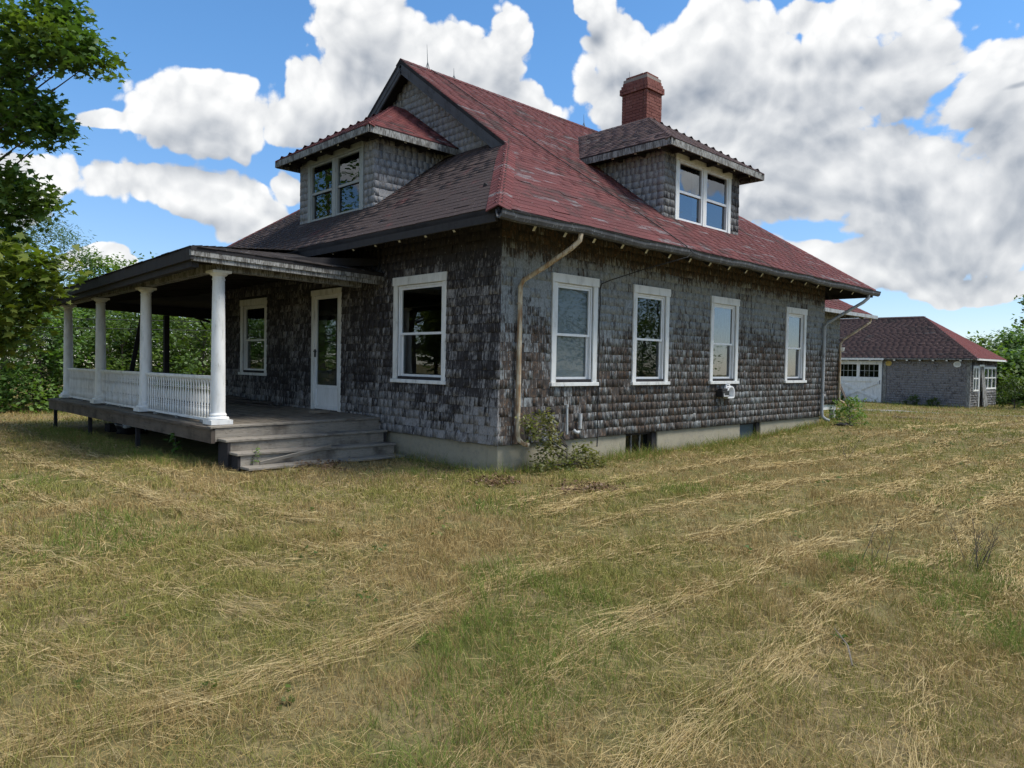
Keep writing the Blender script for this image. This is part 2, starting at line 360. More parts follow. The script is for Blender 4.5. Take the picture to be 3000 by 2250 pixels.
def glass_mat(name, ior, tint, gr=0.0):
    m_ = bpy.data.materials.new(name); m_.use_nodes = True; t = m_.node_tree; t.nodes.clear(); n = NT(t)
    bf = n.n('ShaderNodeNewGeometry').outputs['Backfacing']
    fr = n.m('MULTIPLY', n.n('ShaderNodeFresnel', {'IOR': ior}).outputs[0], n.m('SUBTRACT', 1.0, bf)).node; tr = n.n('ShaderNodeBsdfTransparent', {'Color': (*tint, 1)})
    nz = n.noise(n.n('ShaderNodeNewGeometry').outputs['Position'], 1.3, 2, .5)
    bp = n.n('ShaderNodeBump', {'Height': nz, 'Strength': .05, 'Distance': .05})
    gl = n.n('ShaderNodeBsdfGlossy', {'Roughness': gr, 'Color': (.92, .96, 1, 1), 'Normal': bp.outputs[0]})
    mx = n.n('ShaderNodeMixShader', {0: fr.outputs[0], 1: tr.outputs[0], 2: gl.outputs[0]})
    n.n('ShaderNodeOutputMaterial', {'Surface': mx.outputs[0]}); return m_
MAT['glass'] = glass_mat('window_glass', 1.75, (.72, .76, .76))
MAT['glass2'] = glass_mat('window_glass_coated', 2.5, (.55, .60, .62))
MAT['glassclear'] = glass_mat('window_glass_clear', 1.42, (.9, .92, .92))
MAT['glassdark'] = glass_mat('old_glass', 1.5, (.5, .52, .5))

# ------------------------------------------------------------------ ground
CP = [(0,0,-1.50),(10,-.5,-1.30),(5,-1,-1.46),(2,-1,-1.46),(-3,2,-1.42),(-3,7,-1.50),(-3,11,-1.55),(-6.6,-7,-1.64),(0,-7,-1.62),(20,-2,-1.52),(28,2,-1.70),(35,3,-1.85),(35,10,-1.76),(42,-10,-1.98),
      (-10,0,-1.6),(-10,12,-1.65),(-8,22,-1.75),(10,26,-1.9),(10,-15,-1.75),(25,-18,-1.95),(-20,-10,-1.7),(50,5,-2.2),(0,-30,-1.9),(-25,20,-1.9),(5,5,-1.6),(12,2,-1.35)]
CPA = np.array(CP)
def gz(x, y):
    x = np.asarray(x, float); y = np.asarray(y, float)
    d2_ = (x[..., None]-CPA[:, 0])**2+(y[..., None]-CPA[:, 1])**2+1.2
    wt_ = d2_**-1.4
    z = (wt_*CPA[:, 2]).sum(-1)/wt_.sum(-1)
    z = z+.018*np.sin(x*1.7+.6*y)*np.cos(y*1.3-.4*x)+.012*np.sin(x*3.9+1)*np.sin(y*4.3)
    z = z-np.clip((x-47)/30, 0, 1)**1.5*5.5
    rr = np.hypot(x, y); z = z-np.clip((rr-90)/400, 0, 1)*2
    return z
def gz1(x, y): return float(gz(np.array([x]), np.array([y]))[0])
def axis_vals():
    a = list(np.arange(-14, 26, .25))
    v_, s_ = 26., .3
    while v_ < 900: a.append(v_); s_ *= 1.13; v_ += s_
    v_, s_ = -14.3, .3
    while v_ > -900: a.append(v_); s_ *= 1.13; v_ -= s_
    return np.array(sorted(a))
ax_ = axis_vals(); gx, gy = np.meshgrid(ax_, ax_, indexing='ij'); gzz = gz(gx, gy); nA = len(ax_)
gv = np.stack([gx, gy, gzz], -1).reshape(-1, 3)
idx = np.arange(nA*nA).reshape(nA, nA)
gf = np.stack([idx[:-1, :-1], idx[1:, :-1], idx[1:, 1:], idx[:-1, 1:]], -1).reshape(-1, 4)
def np_mesh(name, v_, f_, mats, rv=None, smooth=False):
    me = bpy.data.meshes.new(name); nf, k = f_.shape
    me.vertices.add(len(v_)); me.vertices.foreach_set('co', np.ascontiguousarray(v_, dtype=np.float32).ravel())
    me.loops.add(nf*k); me.loops.foreach_set('vertex_index', np.ascontiguousarray(f_, dtype=np.int32).ravel())
    me.polygons.add(nf); me.polygons.foreach_set('loop_start', np.arange(0, nf*k, k, dtype=np.int32))
    try: me.polygons.foreach_set('loop_total', np.full(nf, k, dtype=np.int32))
    except Exception: pass
    for m_ in (mats if isinstance(mats, (list, tuple)) else [mats]): me.materials.append(m_)
    if rv is not None:
        at = me.attributes.new('rnd', 'FLOAT', 'FACE'); at.data.foreach_set('value', np.ascontiguousarray(rv, dtype=np.float32))
    me.update(calc_edges=True)
    if smooth: me.shade_smooth()
    return me
def ground_fn(n, pos):
    a = n.noise(pos, .35, 4, .6); b = n.noise(pos, 2.2, 5, .65); f = n.noise(n.v('MULTIPLY', pos, (30, 30, 30)), 1, 5, .75)
    c = n.mixc(n.sstep(b, .35, .65), (.24, .195, .095), (.155, .155, .055)); c = n.mixc(n.sstep(a, .45, .62), c, (.25, .195, .10))
    c = n.mixc(n.sstep(f, .4, .7, 0, .75), c, (.085, .072, .040)); return c, f
MAT['ground'] = mat('dry_lawn_soil', ground_fn, .95, .05, .03)
ground = structure(link(bpy.data.objects.new('ground', np_mesh('ground', gv, gf, MAT['ground'], smooth=True))))
# gravel track in front of the garage
def drive_fn(n, pos):
    f = n.noise(pos, 9, 6, .75); a = n.noise(pos, .9, 4, .6)
    c = n.mixc(f, (.16, .155, .14), (.30, .285, .26)); return n.mixc(n.sstep(a, .45, .62), c, (.14, .125, .07)), f
MAT['drive'] = mat('gravel_track', drive_fn, .95, .1, .02)
dv = []; df = []
NS = 60
for i in range(NS+1):
    t = i/NS; x = 22+7.0*math.sin(t*1.2)+t*3; y = 12-t*40
    for s_ in (-1, -.33, .33, 1):
        xx = x+s_*(1.15+.2*math.sin(i*1.9+s_)); dv.append((xx, y, gz1(xx, y)+.012))
for i in range(NS):
    for k in range(3): df.append((i*4+k, i*4+k+1, i*4+k+5, i*4+k+4))
structure(link(bpy.data.objects.new('gravel_track', np_mesh('gravel_track', np.array(dv), np.array(df)[:, ::-1], MAT['drive'], smooth=True))))

# ------------------------------------------------------------------ HOUSE
XR = 10.30; W = 9.02; YM = W/2; E = .822; ZE = 1.838; PT = .736; SB = -1.104; TH = math.atan(PT)
house = empty('house', (0, 0, -1.5))
tag(house, 'weathered shingle-clad house with red asphalt roof, dormers and white-columned porch', 'house')
def hp(o): o.matrix_parent_inverse = house.matrix_world.inverted(); return o
bpy.context.view_layer.update()
HINV = Matrix.Translation((0, 0, 1.5))
def part(mb, name, mats, parent=None, **kw):
    o = mb.build(name, mats, parent if parent is not None else house, **kw)
    if parent is None: o.matrix_parent_inverse = HINV
    return o

class Fr:
    """wall or roof frame: u along, o outwards, z up"""
    def __init__(s, o, ux, n, uz): s.o = Vector(o); s.ux = Vector(ux); s.n = Vector(n); s.uz = Vector(uz)
    def p(s, u, o, z): return s.o+s.ux*u+s.n*o+s.uz*z
    def mat(s, u, o, z, su=1, so_=1, sz=1):
        m_ = Matrix.Identity(4); q = s.p(u, o, z); yv = -s.n
        for i in range(3): m_[i][0] = s.ux[i]*su; m_[i][1] = yv[i]*so_; m_[i][2] = s.uz[i]*sz; m_[i][3] = q[i]
        return m_
    def box(s, mb, u0, u1, o0, o1, z0, z1, mi=0, rnd=None):
        mb.hexa([s.p(u0,o1,z0), s.p(u1,o1,z0), s.p(u1,o0,z0), s.p(u0,o0,z0), s.p(u0,o1,z1), s.p(u1,o1,z1), s.p(u1,o0,z1), s.p(u0,o0,z1)], mi, rnd)
FS = Fr((0, 0, 0), (1, 0, 0), (0, -1, 0), (0, 0, 1))           # right-hand wall (y = 0)
FW = Fr((0, W, 0), (0, -1, 0), (-1, 0, 0), (0, 0, 1))          # porch wall (x = 0), u = W - y

# ---- windows ------------------------------------------------------------
WIN_S = [(1.00, 2.02), (2.925, 3.943), (5.301, 6.314), (8.339, 9.321)]
ZH, ZS = 1.313, -.317
WIN_W = [(W-2.433, W-1.113, 1.313, -.322), (W-8.078, W-6.84, 1.249, -.331)]
DOOR = (W-5.025, W-3.991, 1.269, -.879)
OPEN_S = [(a+.10, b-.10, ZS+.10, ZH-.13) for a, b in WIN_S]
OPEN_W = [(a+.10, b-.10, zs+.10, zh-.13) for a, b, zh, zs in WIN_W]+[(DOOR[0]+.1, DOOR[1]-.1, DOOR[3], DOOR[2]-.1)]
def wall_with_holes(fr, u0, u1, z0, z1, holes, thick, name, mt, parent=None):
    us = sorted({u0, u1, *[h[0] for h in holes], *[h[1] for h in holes]}); zs = sorted({z0, z1, *[h[2] for h in holes], *[h[3] for h in holes]})
    mb = MB()
    for a, b in zip(us, us[1:]):
        for c, d in zip(zs, zs[1:]):
            um, zm = (a+b)/2, (c+d)/2
            if any(h[0] < um < h[1] and h[2] < zm < h[3] for h in holes): continue
            fr.box(mb, a, b, -thick, 0, c, d)
    return part(mb, name, mt, parent)
wall_s = wall_with_holes(FS, .0, XR, -1.10, 2.40, OPEN_S, .12, 'wall', MAT['darktrim'])
wall_w = wall_with_holes(FW, 0, W-.12, -1.10, 2.40, OPEN_W, .12, 'wall', MAT['darktrim'])
mb = MB(); mb.box((XR-.12, .12, -1.1), (XR, W, 2.4)); mb.box((.12, W-.12, -1.1), (XR-.12, W, 2.4))
part(mb, 'wall', MAT['sh_west'])
mb = MB(); mb.box((.12, .12, -1.05), (XR-.12, W-.12, -.95)); mb.box((.12, .12, 2.36), (XR-.12, W-.12, 2.44))
mb.box((.12, 4.2, -.95), (3.0, 4.26, 2.36)); mb.box((4.4, .12, -.95), (4.48, W-.12, 2.36))
part(mb, 'interior', MAT['interior'])

def window(fr, u0, u1, z0, z1, parent=None, depth=.12, cas=.10, head=.13, glass='glass', name='window', sill=True, shade=None, casing='white', big=1.0):
    mb = MB(); o = .030
    fr.box(mb, u0, u0+cas, 0, o, z0+.055, z1-head, 0); fr.box(mb, u1-cas, u1, 0, o, z0+.055, z1-head, 0)
    fr.box(mb, u0-.012, u1+.012, 0, o+.012, z1-head, z1, 0)
    win = part(mb, name, MAT[casing], parent, bevel=.004)
    if sill:
        s_ = MB(); fr.box(s_, u0-.025, u1+.025, 0, o+.03, z0, z0+.055); part(s_, 'sill', MAT[casing], win, bevel=.005)
    a, b, c, d = u0+cas, u1-cas, z0+.055, z1-head
    f_ = MB(); t = .032                                            # vinyl frame
    for q in ((a, a+t, c, d), (b-t, b, c, d), (a+t, b-t, d-t, d), (a+t, b-t, c, c+t+.012)): fr.box(f_, q[0], q[1], -.08, -.004, q[2], q[3])
    part(f_, 'frame', MAT['vinyl'], win, bevel=.003)
    a, b, c, d = a+t, b-t, c+t+.012, d-t; zm = c+(d-c)*.48; t2 = .035
    for i, (zz0, zz1, oo) in enumerate(((zm-.02, d, -.022), (c, zm+.02, -.052))):
        s_ = MB()
        for q in ((a, a+t2, zz0, zz1), (b-t2, b, zz0, zz1), (a+t2, b-t2, zz1-t2, zz1), (a+t2, b-t2, zz0, zz0+t2)): fr.box(s_, q[0], q[1], oo-.024, oo, q[2], q[3])
        part(s_, 'sash', MAT['vinyl'], win)
        g_ = MB(); fr.box(g_, a+t2-.004, b-t2+.004, oo-.016, oo-.012, zz0+t2-.004, zz1-t2+.004); part(g_, 'pane', MAT[glass], win)
    if shade:
        s_ = MB(); fr.box(s_, a+.0, b-.0, -.092, -.088, c, d); part(s_, 'window_shade', MAT[shade[0]], win)
    return win
SHADE = [('blind', ZS, ZH), None, None, None]
for (a, b), sh in zip(WIN_S, SHADE): window(FS, a, b, ZS, ZH, shade=sh, glass='glassclear' if a < 2 else ('glass' if a < 5 else 'glass2'))
for a, b, zh, zs in WIN_W: window(FW, a, b, zs, zh)

# ---- wall shingles -------------------------------------------------------
unit = MB(); unit.hexa([(0, -1, 0), (1, -1, 0), (1, 0, 0), (0, 0, 0), (0, -.5, 1), (1, -.5, 1), (1, 0, 1), (0, 0, 1)])
UNIT = {}
def unit_mesh(mt):
    if mt not in UNIT: UNIT[mt] = unit.mesh('shingle_'+mt, MAT[mt]); UNIT[mt].attributes.remove(UNIT[mt].attributes['rnd'])
    return UNIT[mt]
SHN = []            # (projected size, matrix, material, parent)
def course_shingles(fr, z0, z1, ex, spans, mt, parent, wmin=.075, wmax=.19, th=.017, holes=(), seed=1, jag=.006, tilt=.02, store=None):
    store = SHN if store is None else store
    rr = random.Random(seed); z = z0; k = 0
    while z < z1-.02:
        h = min(ex+.035, max(.03, z1-z+.0))
        for (a, b) in spans(z+ex*.5):
            cuts = [(a, b)]
            for hh in holes:
                if hh[2] < z+ex*.6 and hh[3] > z+ex*.4:
                    nc = []
                    for (p_, q_) in cuts:
                        if hh[1] <= p_ or hh[0] >= q_: nc.append((p_, q_)); continue
                        if hh[0] > p_: nc.append((p_, hh[0]))
                        if hh[1] < q_: nc.append((hh[1], q_))
                    cuts = nc
            for (p_, q_) in cuts:
                u = p_
                while u < q_-.012:
                    wd_ = rr.uniform(wmin, wmax)
                    if q_-u-wd_ < wmin*.8: wd_ = q_-u
                    if wd_ > wmax*1.25: wd_ = wd_/2
                    dz = rr.uniform(-jag, jag); t = th*rr.uniform(.88, 1.15)
                    if rr.random() < .035: t *= 1.6; dz -= .006
                    m_ = fr.mat(u+.0015, .001, z+dz, max(.01, wd_-rr.choice((.0015, .002, .003, .006))), t, h)
                    if rr.random() < .25: m_ = m_ @ Matrix.Shear('XZ', 4, (rr.uniform(-tilt, tilt), 0)) if False else m_ @ Matrix.Rotation(rr.uniform(-tilt, tilt)*.6, 4, 'Y')
                    c_ = fr.p(u+wd_/2, 0, z+h/2); d_ = c_-CAM; cosv = max(0, -(d_.normalized()).dot(fr.n))
                    store.append((wd_*ex*cosv/d_.length_squared, m_, mt, parent, k))
                    u += wd_
        z += ex; k += 1
EX = .127
def hole(a, b, z0, z1): return (a, b, z0, z1)
HS = [(a-.004, b+.004, ZS, ZH) for a, b in WIN_S]
HW = [(a-.004, b+.004, zs, zh) for a, b, zh, zs in WIN_W]+[(DOOR[0]-.004, DOOR[1]+.004, DOOR[3]-.05, DOOR[2])]
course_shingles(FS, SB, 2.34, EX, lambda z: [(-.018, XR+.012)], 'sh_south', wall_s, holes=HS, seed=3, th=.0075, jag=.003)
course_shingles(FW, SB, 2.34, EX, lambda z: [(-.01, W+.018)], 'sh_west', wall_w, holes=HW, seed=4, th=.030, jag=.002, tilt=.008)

# ---- foundation ----------------------------------------------------------
BW = [(2.875, 3.75), (6.58, 7.42)]
mb = MB(); x0 = .03
for a, b in [(0.03, BW[0][0]), (BW[0][1], BW[1][0]), (BW[1][1], XR-.03)]: mb.box((a, .035, -1.95), (b, .25, -1.115))
mb.box((.03, .25, -1.95), (.25, W-.03, -1.115))
mb.box((XR-.25, .25, -1.95), (XR-.03, W, -1.115))
part(mb, 'foundation', MAT['concrete'], bevel=.01)
for i, (a, b) in enumerate(BW):
    mb = MB(); mb.box((a, .10, -1.8), (a+.03, .22, -1.12)); mb.box((b-.12, .06, -1.8), (b, .22, -1.12)); mb.box((a, .10, -1.15), (b, .2, -1.12))
    bwn = part(mb, 'basement_window', MAT['darktrim'])
    n_ = 3; wd_ = (b-.12-a-.03)/n_
    for k in range(n_):
        p_ = MB(); u0 = a+.03+k*wd_
        if i == 0: p_.box((u0+.012, .15, -1.7), (u0+wd_-.012, .155, -1.16)); part(p_, 'pane', MAT['glassdark'], bwn)
        else: p_.box((u0+.004, .12+.006*k, -1.75), (u0+wd_-.004, .14+.006*k, -1.155)); part(p_, 'board', MAT['shutter'], bwn)
        if i == 0:
            q_ = MB(); q_.box((u0-.012, .13, -1.75), (u0+.012, .16, -1.15)); part(q_, 'mullion', MAT['greypaint'], bwn)
    mb = MB(); mb.box((a+.03, .172, -1.8), (b-.12, .19, -1.15)); part(mb, 'back_board', MAT['bag_dark_inside'] if i else MAT['shutter'], bwn)

# ---- main roof ------------------------------------------------------------
GX = 1.50                     # outer edge of the gable rakes
ZR = ZE+PT*(YM+E)
def zs_(y): return ZE+PT*(y+E)
cT, sT = math.cos(TH), math.sin(TH)
FR_S = Fr((0, -E, ZE), (1, 0, 0), (0, -sT, cT), (0, cT, sT))
FR_W = Fr((-E, W, ZE), (0, -1, 0), (-sT, 0, cT), (cT, 0, sT))     # u = W - y
def roof_slab(mb, pts, t=.07, mi_top=0, mi_bot=1):
    n_ = len(pts); lo = [Vector(p)-Vector((0, 0, t)) for p in pts]
    b = len(mb.v); mb.v += [tuple(p) for p in pts]+[tuple(p) for p in lo]
    mb.f.append(tuple(range(b, b+n_))); mb.mi.append(mi_top); mb.r.append(.5)
    mb.f.append(tuple(range(b+2*n_-1, b+n_-1, -1))); mb.mi.append(mi_bot); mb.r.append(.5)
    for i in range(n_):
        j = (i+1) % n_; mb.f.append((b+i, b+n_+i, b+n_+j, b+j)); mb.mi.append(mi_bot); mb.r.append(.5)
YG = GX                       # y at which the hip meets the gable foot
GW = 1.80                     # gable wall plane
mb = MB()
xa, xb = -E, XR+E
roof_slab(mb, [(xa,-E,ZE),(xb,-E,ZE),(XR-GX,GX,zs_(GX)),(XR-GX,YM,ZR),(GX,YM,ZR),(GX,GX,zs_(GX))])
roof_slab(mb, [(xb,W+E,ZE),(xa,W+E,ZE),(GX,W-GX,zs_(GX)),(GX,YM,ZR),(XR-GX,YM,ZR),(XR-GX,W-GX,zs_(GX))])
zg2 = ZE+PT*(GW+E)
roof_slab(mb, [(xa,W+E,ZE),(xa,-E,ZE),(GW,GW,zg2),(GW,W-GW,zg2)])
roof_slab(mb, [(xb,-E,ZE),(xb,W+E,ZE),(XR-GW,W-GW,zg2),(XR-GW,GW,zg2)])
roof = part(mb, 'roof', [MAT['rf_red'], MAT['darkwood']])
ROOFSH = []
def roof_spans_s(s):
    y = -E+s*cT
    lo = -E+s*cT if y < GX else GX
    return [(lo, XR-lo)]
LEN_S = (YM+E)/cT
course_shingles(FR_S, .0, LEN_S, .125, roof_spans_s, 'rf_red', roof, .24, .34, .009, seed=11, jag=.008, tilt=.03, store=ROOFSH)
def roof_spans_w(s):
    k = -E+s*cT; return [(k, W-k)]
course_shingles(FR_W, .0, (GW+E)/cT, .125, roof_spans_w, 'rf_west', roof, .24, .34, .009, seed=12, jag=.008, tilt=.03, store=ROOFSH)
# hip caps
def caps(p, q, name, mt, parent, step=.15, wd_=.15, pitchv=.52):
    p = Vector(p); q = Vector(q); L = (q-p).length; d = (q-p)/L; mb = MB(); k = 0
    hz = d.cross(Vector((0, 0, 1))).normalized(); s_ = 0
    upn = hz.cross(d)
    while s_ < L:
        a = p+d*s_; b = p+d*min(L, s_+step*1.35)
        l0, l1 = .012, .007
        rr_ = random.random()
        for sgn in (-1, 1):
            vs = [a+upn*l0, a+hz*(sgn*wd_)-upn*(wd_*pitchv-l0+.004), b+hz*(sgn*wd_)-upn*(wd_*pitchv-l1+.004), b+upn*l1]
            vs2 = [v_-upn*.016 for v_ in vs]
            mb.add(vs+vs2, [(0,1,2,3) if sgn < 0 else (3,2,1,0), (4,5,1,0) if sgn < 0 else (0,1,5,4), (5,6,2,1) if sgn < 0 else (1,2,6,5)], 0, rr_)
        s_ += step; k += 1
    return part(mb, name, MAT[mt], parent)
caps((-E-.02, -E-.02, ZE+.01), (GX, GX, zs_(GX)+.01), 'hip_cap', 'rf_hipcap', roof)
caps((XR+E, -E, ZE+.01), (XR-GX, GX, zs_(GX)+.01), 'hip_cap', 'rf_hipcap', roof)
caps((-E, W+E, ZE+.01), (GX, W-GX, zs_(GX)+.01), 'hip_cap', 'rf_hipcap', roof)
caps((GX, YM, ZR+.015), (XR-GX, YM, ZR+.015), 'ridge_cap', 'rf_red', roof, pitchv=.70, wd_=.14)
# gable walls
FG = Fr((GW, W, 0), (0, -1, 0), (-1, 0, 0), (0, 0, 1))
for xg, s_ in ((XR-GW, -1), (GW, 1)):
    mb = MB()
    vs = [(xg, GW-.3, zg2-.4), (xg, W-GW+.3, zg2-.4), (xg, YM, ZR-.10)]
    mb.add(vs+[(v_[0]+.1*s_, v_[1], v_[2]) for v_ in vs], [(0,1,2) if s_ > 0 else (2,1,0), (3,4,5) if s_ < 0 else (5,4,3)], 0)
    gable = part(mb, 'gable_wall', MAT['darktrim'])
def gspan(z):
    dy = max(0.0, (ZR-.12-z)/PT-.10); return [(W-YM-dy, W-YM+dy)] if dy > .03 else []
course_shingles(FG, zg2-.02, ZR-.18, EX, gspan, 'sh_up', gable, seed=21, th=.022, jag=.003)
# rake boards
for sgn in (-1, 1):
    for xg in (GX, XR-GX):
        o_ = .03 if xg == GX else -.03
        mb = MB()
        a = Vector((xg+o_, YM+sgn*(YM-GX+.06), zs_(GX-.06)-.02)); b = Vector((xg+o_, YM, ZR-.02))
        for dz, h_, t_ in ((-.075, .13, .05), (-.185, .10, .03)):
            mb.beam(a+Vector((0, 0, dz)), b+Vector((0, 0, dz)), t_, h_, 0, upv=(0, 0, 1))
        part(mb, 'rake_board', MAT['gabletrim'], roof)
mb = MB(); roof_slab(mb, [(GX+.06, GX+.1, zs_(GX)-.08), (GW, GX+.1, zs_(GX)-.08), (GW, YM, ZR-.12), (GX+.06, YM, ZR-.12)], .03, 0, 0)
part(mb, 'rake_soffit', MAT['darkwood'], roof)
# eaves: fascia, gutter, rafters
mb = MB(); mb.beam((-E+.02, -E+.05, ZE-.10), (-E+.02, W+E, ZE-.10), .04, .13); part(mb, 'fascia', MAT['darktrim'], roof)
mb = MB(); mb.beam((-E, -E+.045, ZE-.085), (XR+E, -E+.045, ZE-.085), .035, .08); part(mb, 'fascia', MAT['darktrim'], roof)
mb = MB(); mb.beam((XR+E-.02, -E+.05, ZE-.10), (XR+E-.02, W+E, ZE-.10), .04, .13); part(mb, 'fascia', MAT['darktrim'], roof)
mb = MB(); prof = [(0, 0), (-.008, -.055), (-.03, -.095), (-.065, -.11), (-.10, -.095), (-.118, -.055), (-.12, -.01), (-.135, .0), (-.128, -.012), (-.112, -.012), (-.10, -.05), (-.065, -.085), (-.03, -.08), (-.012, -.045)]
xs_ = np.linspace(-E-.03, XR+E+.05, 40); b0 = 0; n_ = len(prof)
for i, x in enumerate(xs_):
    sag = -.012*math.sin(i*.9)-.006*math.sin(i*2.3)
    for (dy, dz) in prof: mb.v.append((x, -E+.02+dy, ZE-.035+dz+sag))
for i in range(len(xs_)-1):
    for k in range(n_):
        mb.f.append((i*n_+k, (i+1)*n_+k, (i+1)*n_+(k+1) % n_, i*n_+(k+1) % n_)); mb.mi.append(0); mb.r.append(.5)
mb.f.append(tuple(range(n_))); mb.mi.append(0); mb.r.append(.5); mb.f.append(tuple(range((len(xs_)-1)*n_, len(xs_)*n_))[::-1]); mb.mi.append(0); mb.r.append(.5)
part(mb, 'gutter', MAT['gutter'], roof)
raf = MB(); raf.beam((0, 0, 0), (0, .95, .95*PT), .045, .065, 0, endmi=1, rnd=.5)
rafm = raf.mesh('rafter_tail', [MAT['darkwood'], MAT['white']])
def rafter(loc, rz, nm='rafter_tail'):
    o = bpy.data.objects.new(nm, rafm); link(o, roof); o.location = loc; o.rotation_euler = (0, 0, rz); return o
x = -.10
while x < XR+.3: rafter((x+random.uniform(-.02, .02), -.70, ZE-.14), 0); x += .60
y = .15
while y < W+.2: rafter((-.70, y, ZE-.14), -math.pi/2); y += .60
for i in range(7): rafter((XR+.70, .15+i*.6, ZE-.14), math.pi/2)

# lightning rods
for xx, h_ in ((2.16, .48), (2.83, .22), (6.9, .30)):
    mb = MB(); z0 = ZR+.0
    mb.tube([(xx, YM, z0), (xx-.06*h_, YM, z0+h_)], [.010, .003], 6)
    for a in range(3): mb.tube([(xx+.06*math.cos(a*2.1), YM+.06*math.sin(a*2.1), z0-.03), (xx-.005, YM, z0+.15*min(1, h_/.4))], .006, 5)
    part(mb, 'lightning_rod', MAT['rodmetal'], roof)
# lightning conductor along the right slope then down the wall
pts = [FR_S.p(2.2, .03, LEN_S-.05)]
for i in range(1, 12):
    t = i/11; pts.append(FR_S.p(2.2+.95*t+.05*math.sin(t*9), .030+.004*math.sin(i*2), (LEN_S)*(1-t)))
mb = MB(); mb.tube(pts, .008, 6)
pts = [FR_S.p(3.15, .025, .0), (3.12, -.98, ZE-.09), (3.0, -.95, ZE-.17), (2.55, -.50, 1.48), (2.18, -.12, 1.30), (2.07, -.045, 1.24)]
mb.tube(pts, .008, 6); pts = [(2.07, -.045, 1.24)]
for i in range(14): pts.append((2.05+.012*math.sin(i*1.7), -.036, 1.15-i*.185))
mb.tube(pts, .009, 6); part(mb, 'lightning_cable', MAT['wire'])

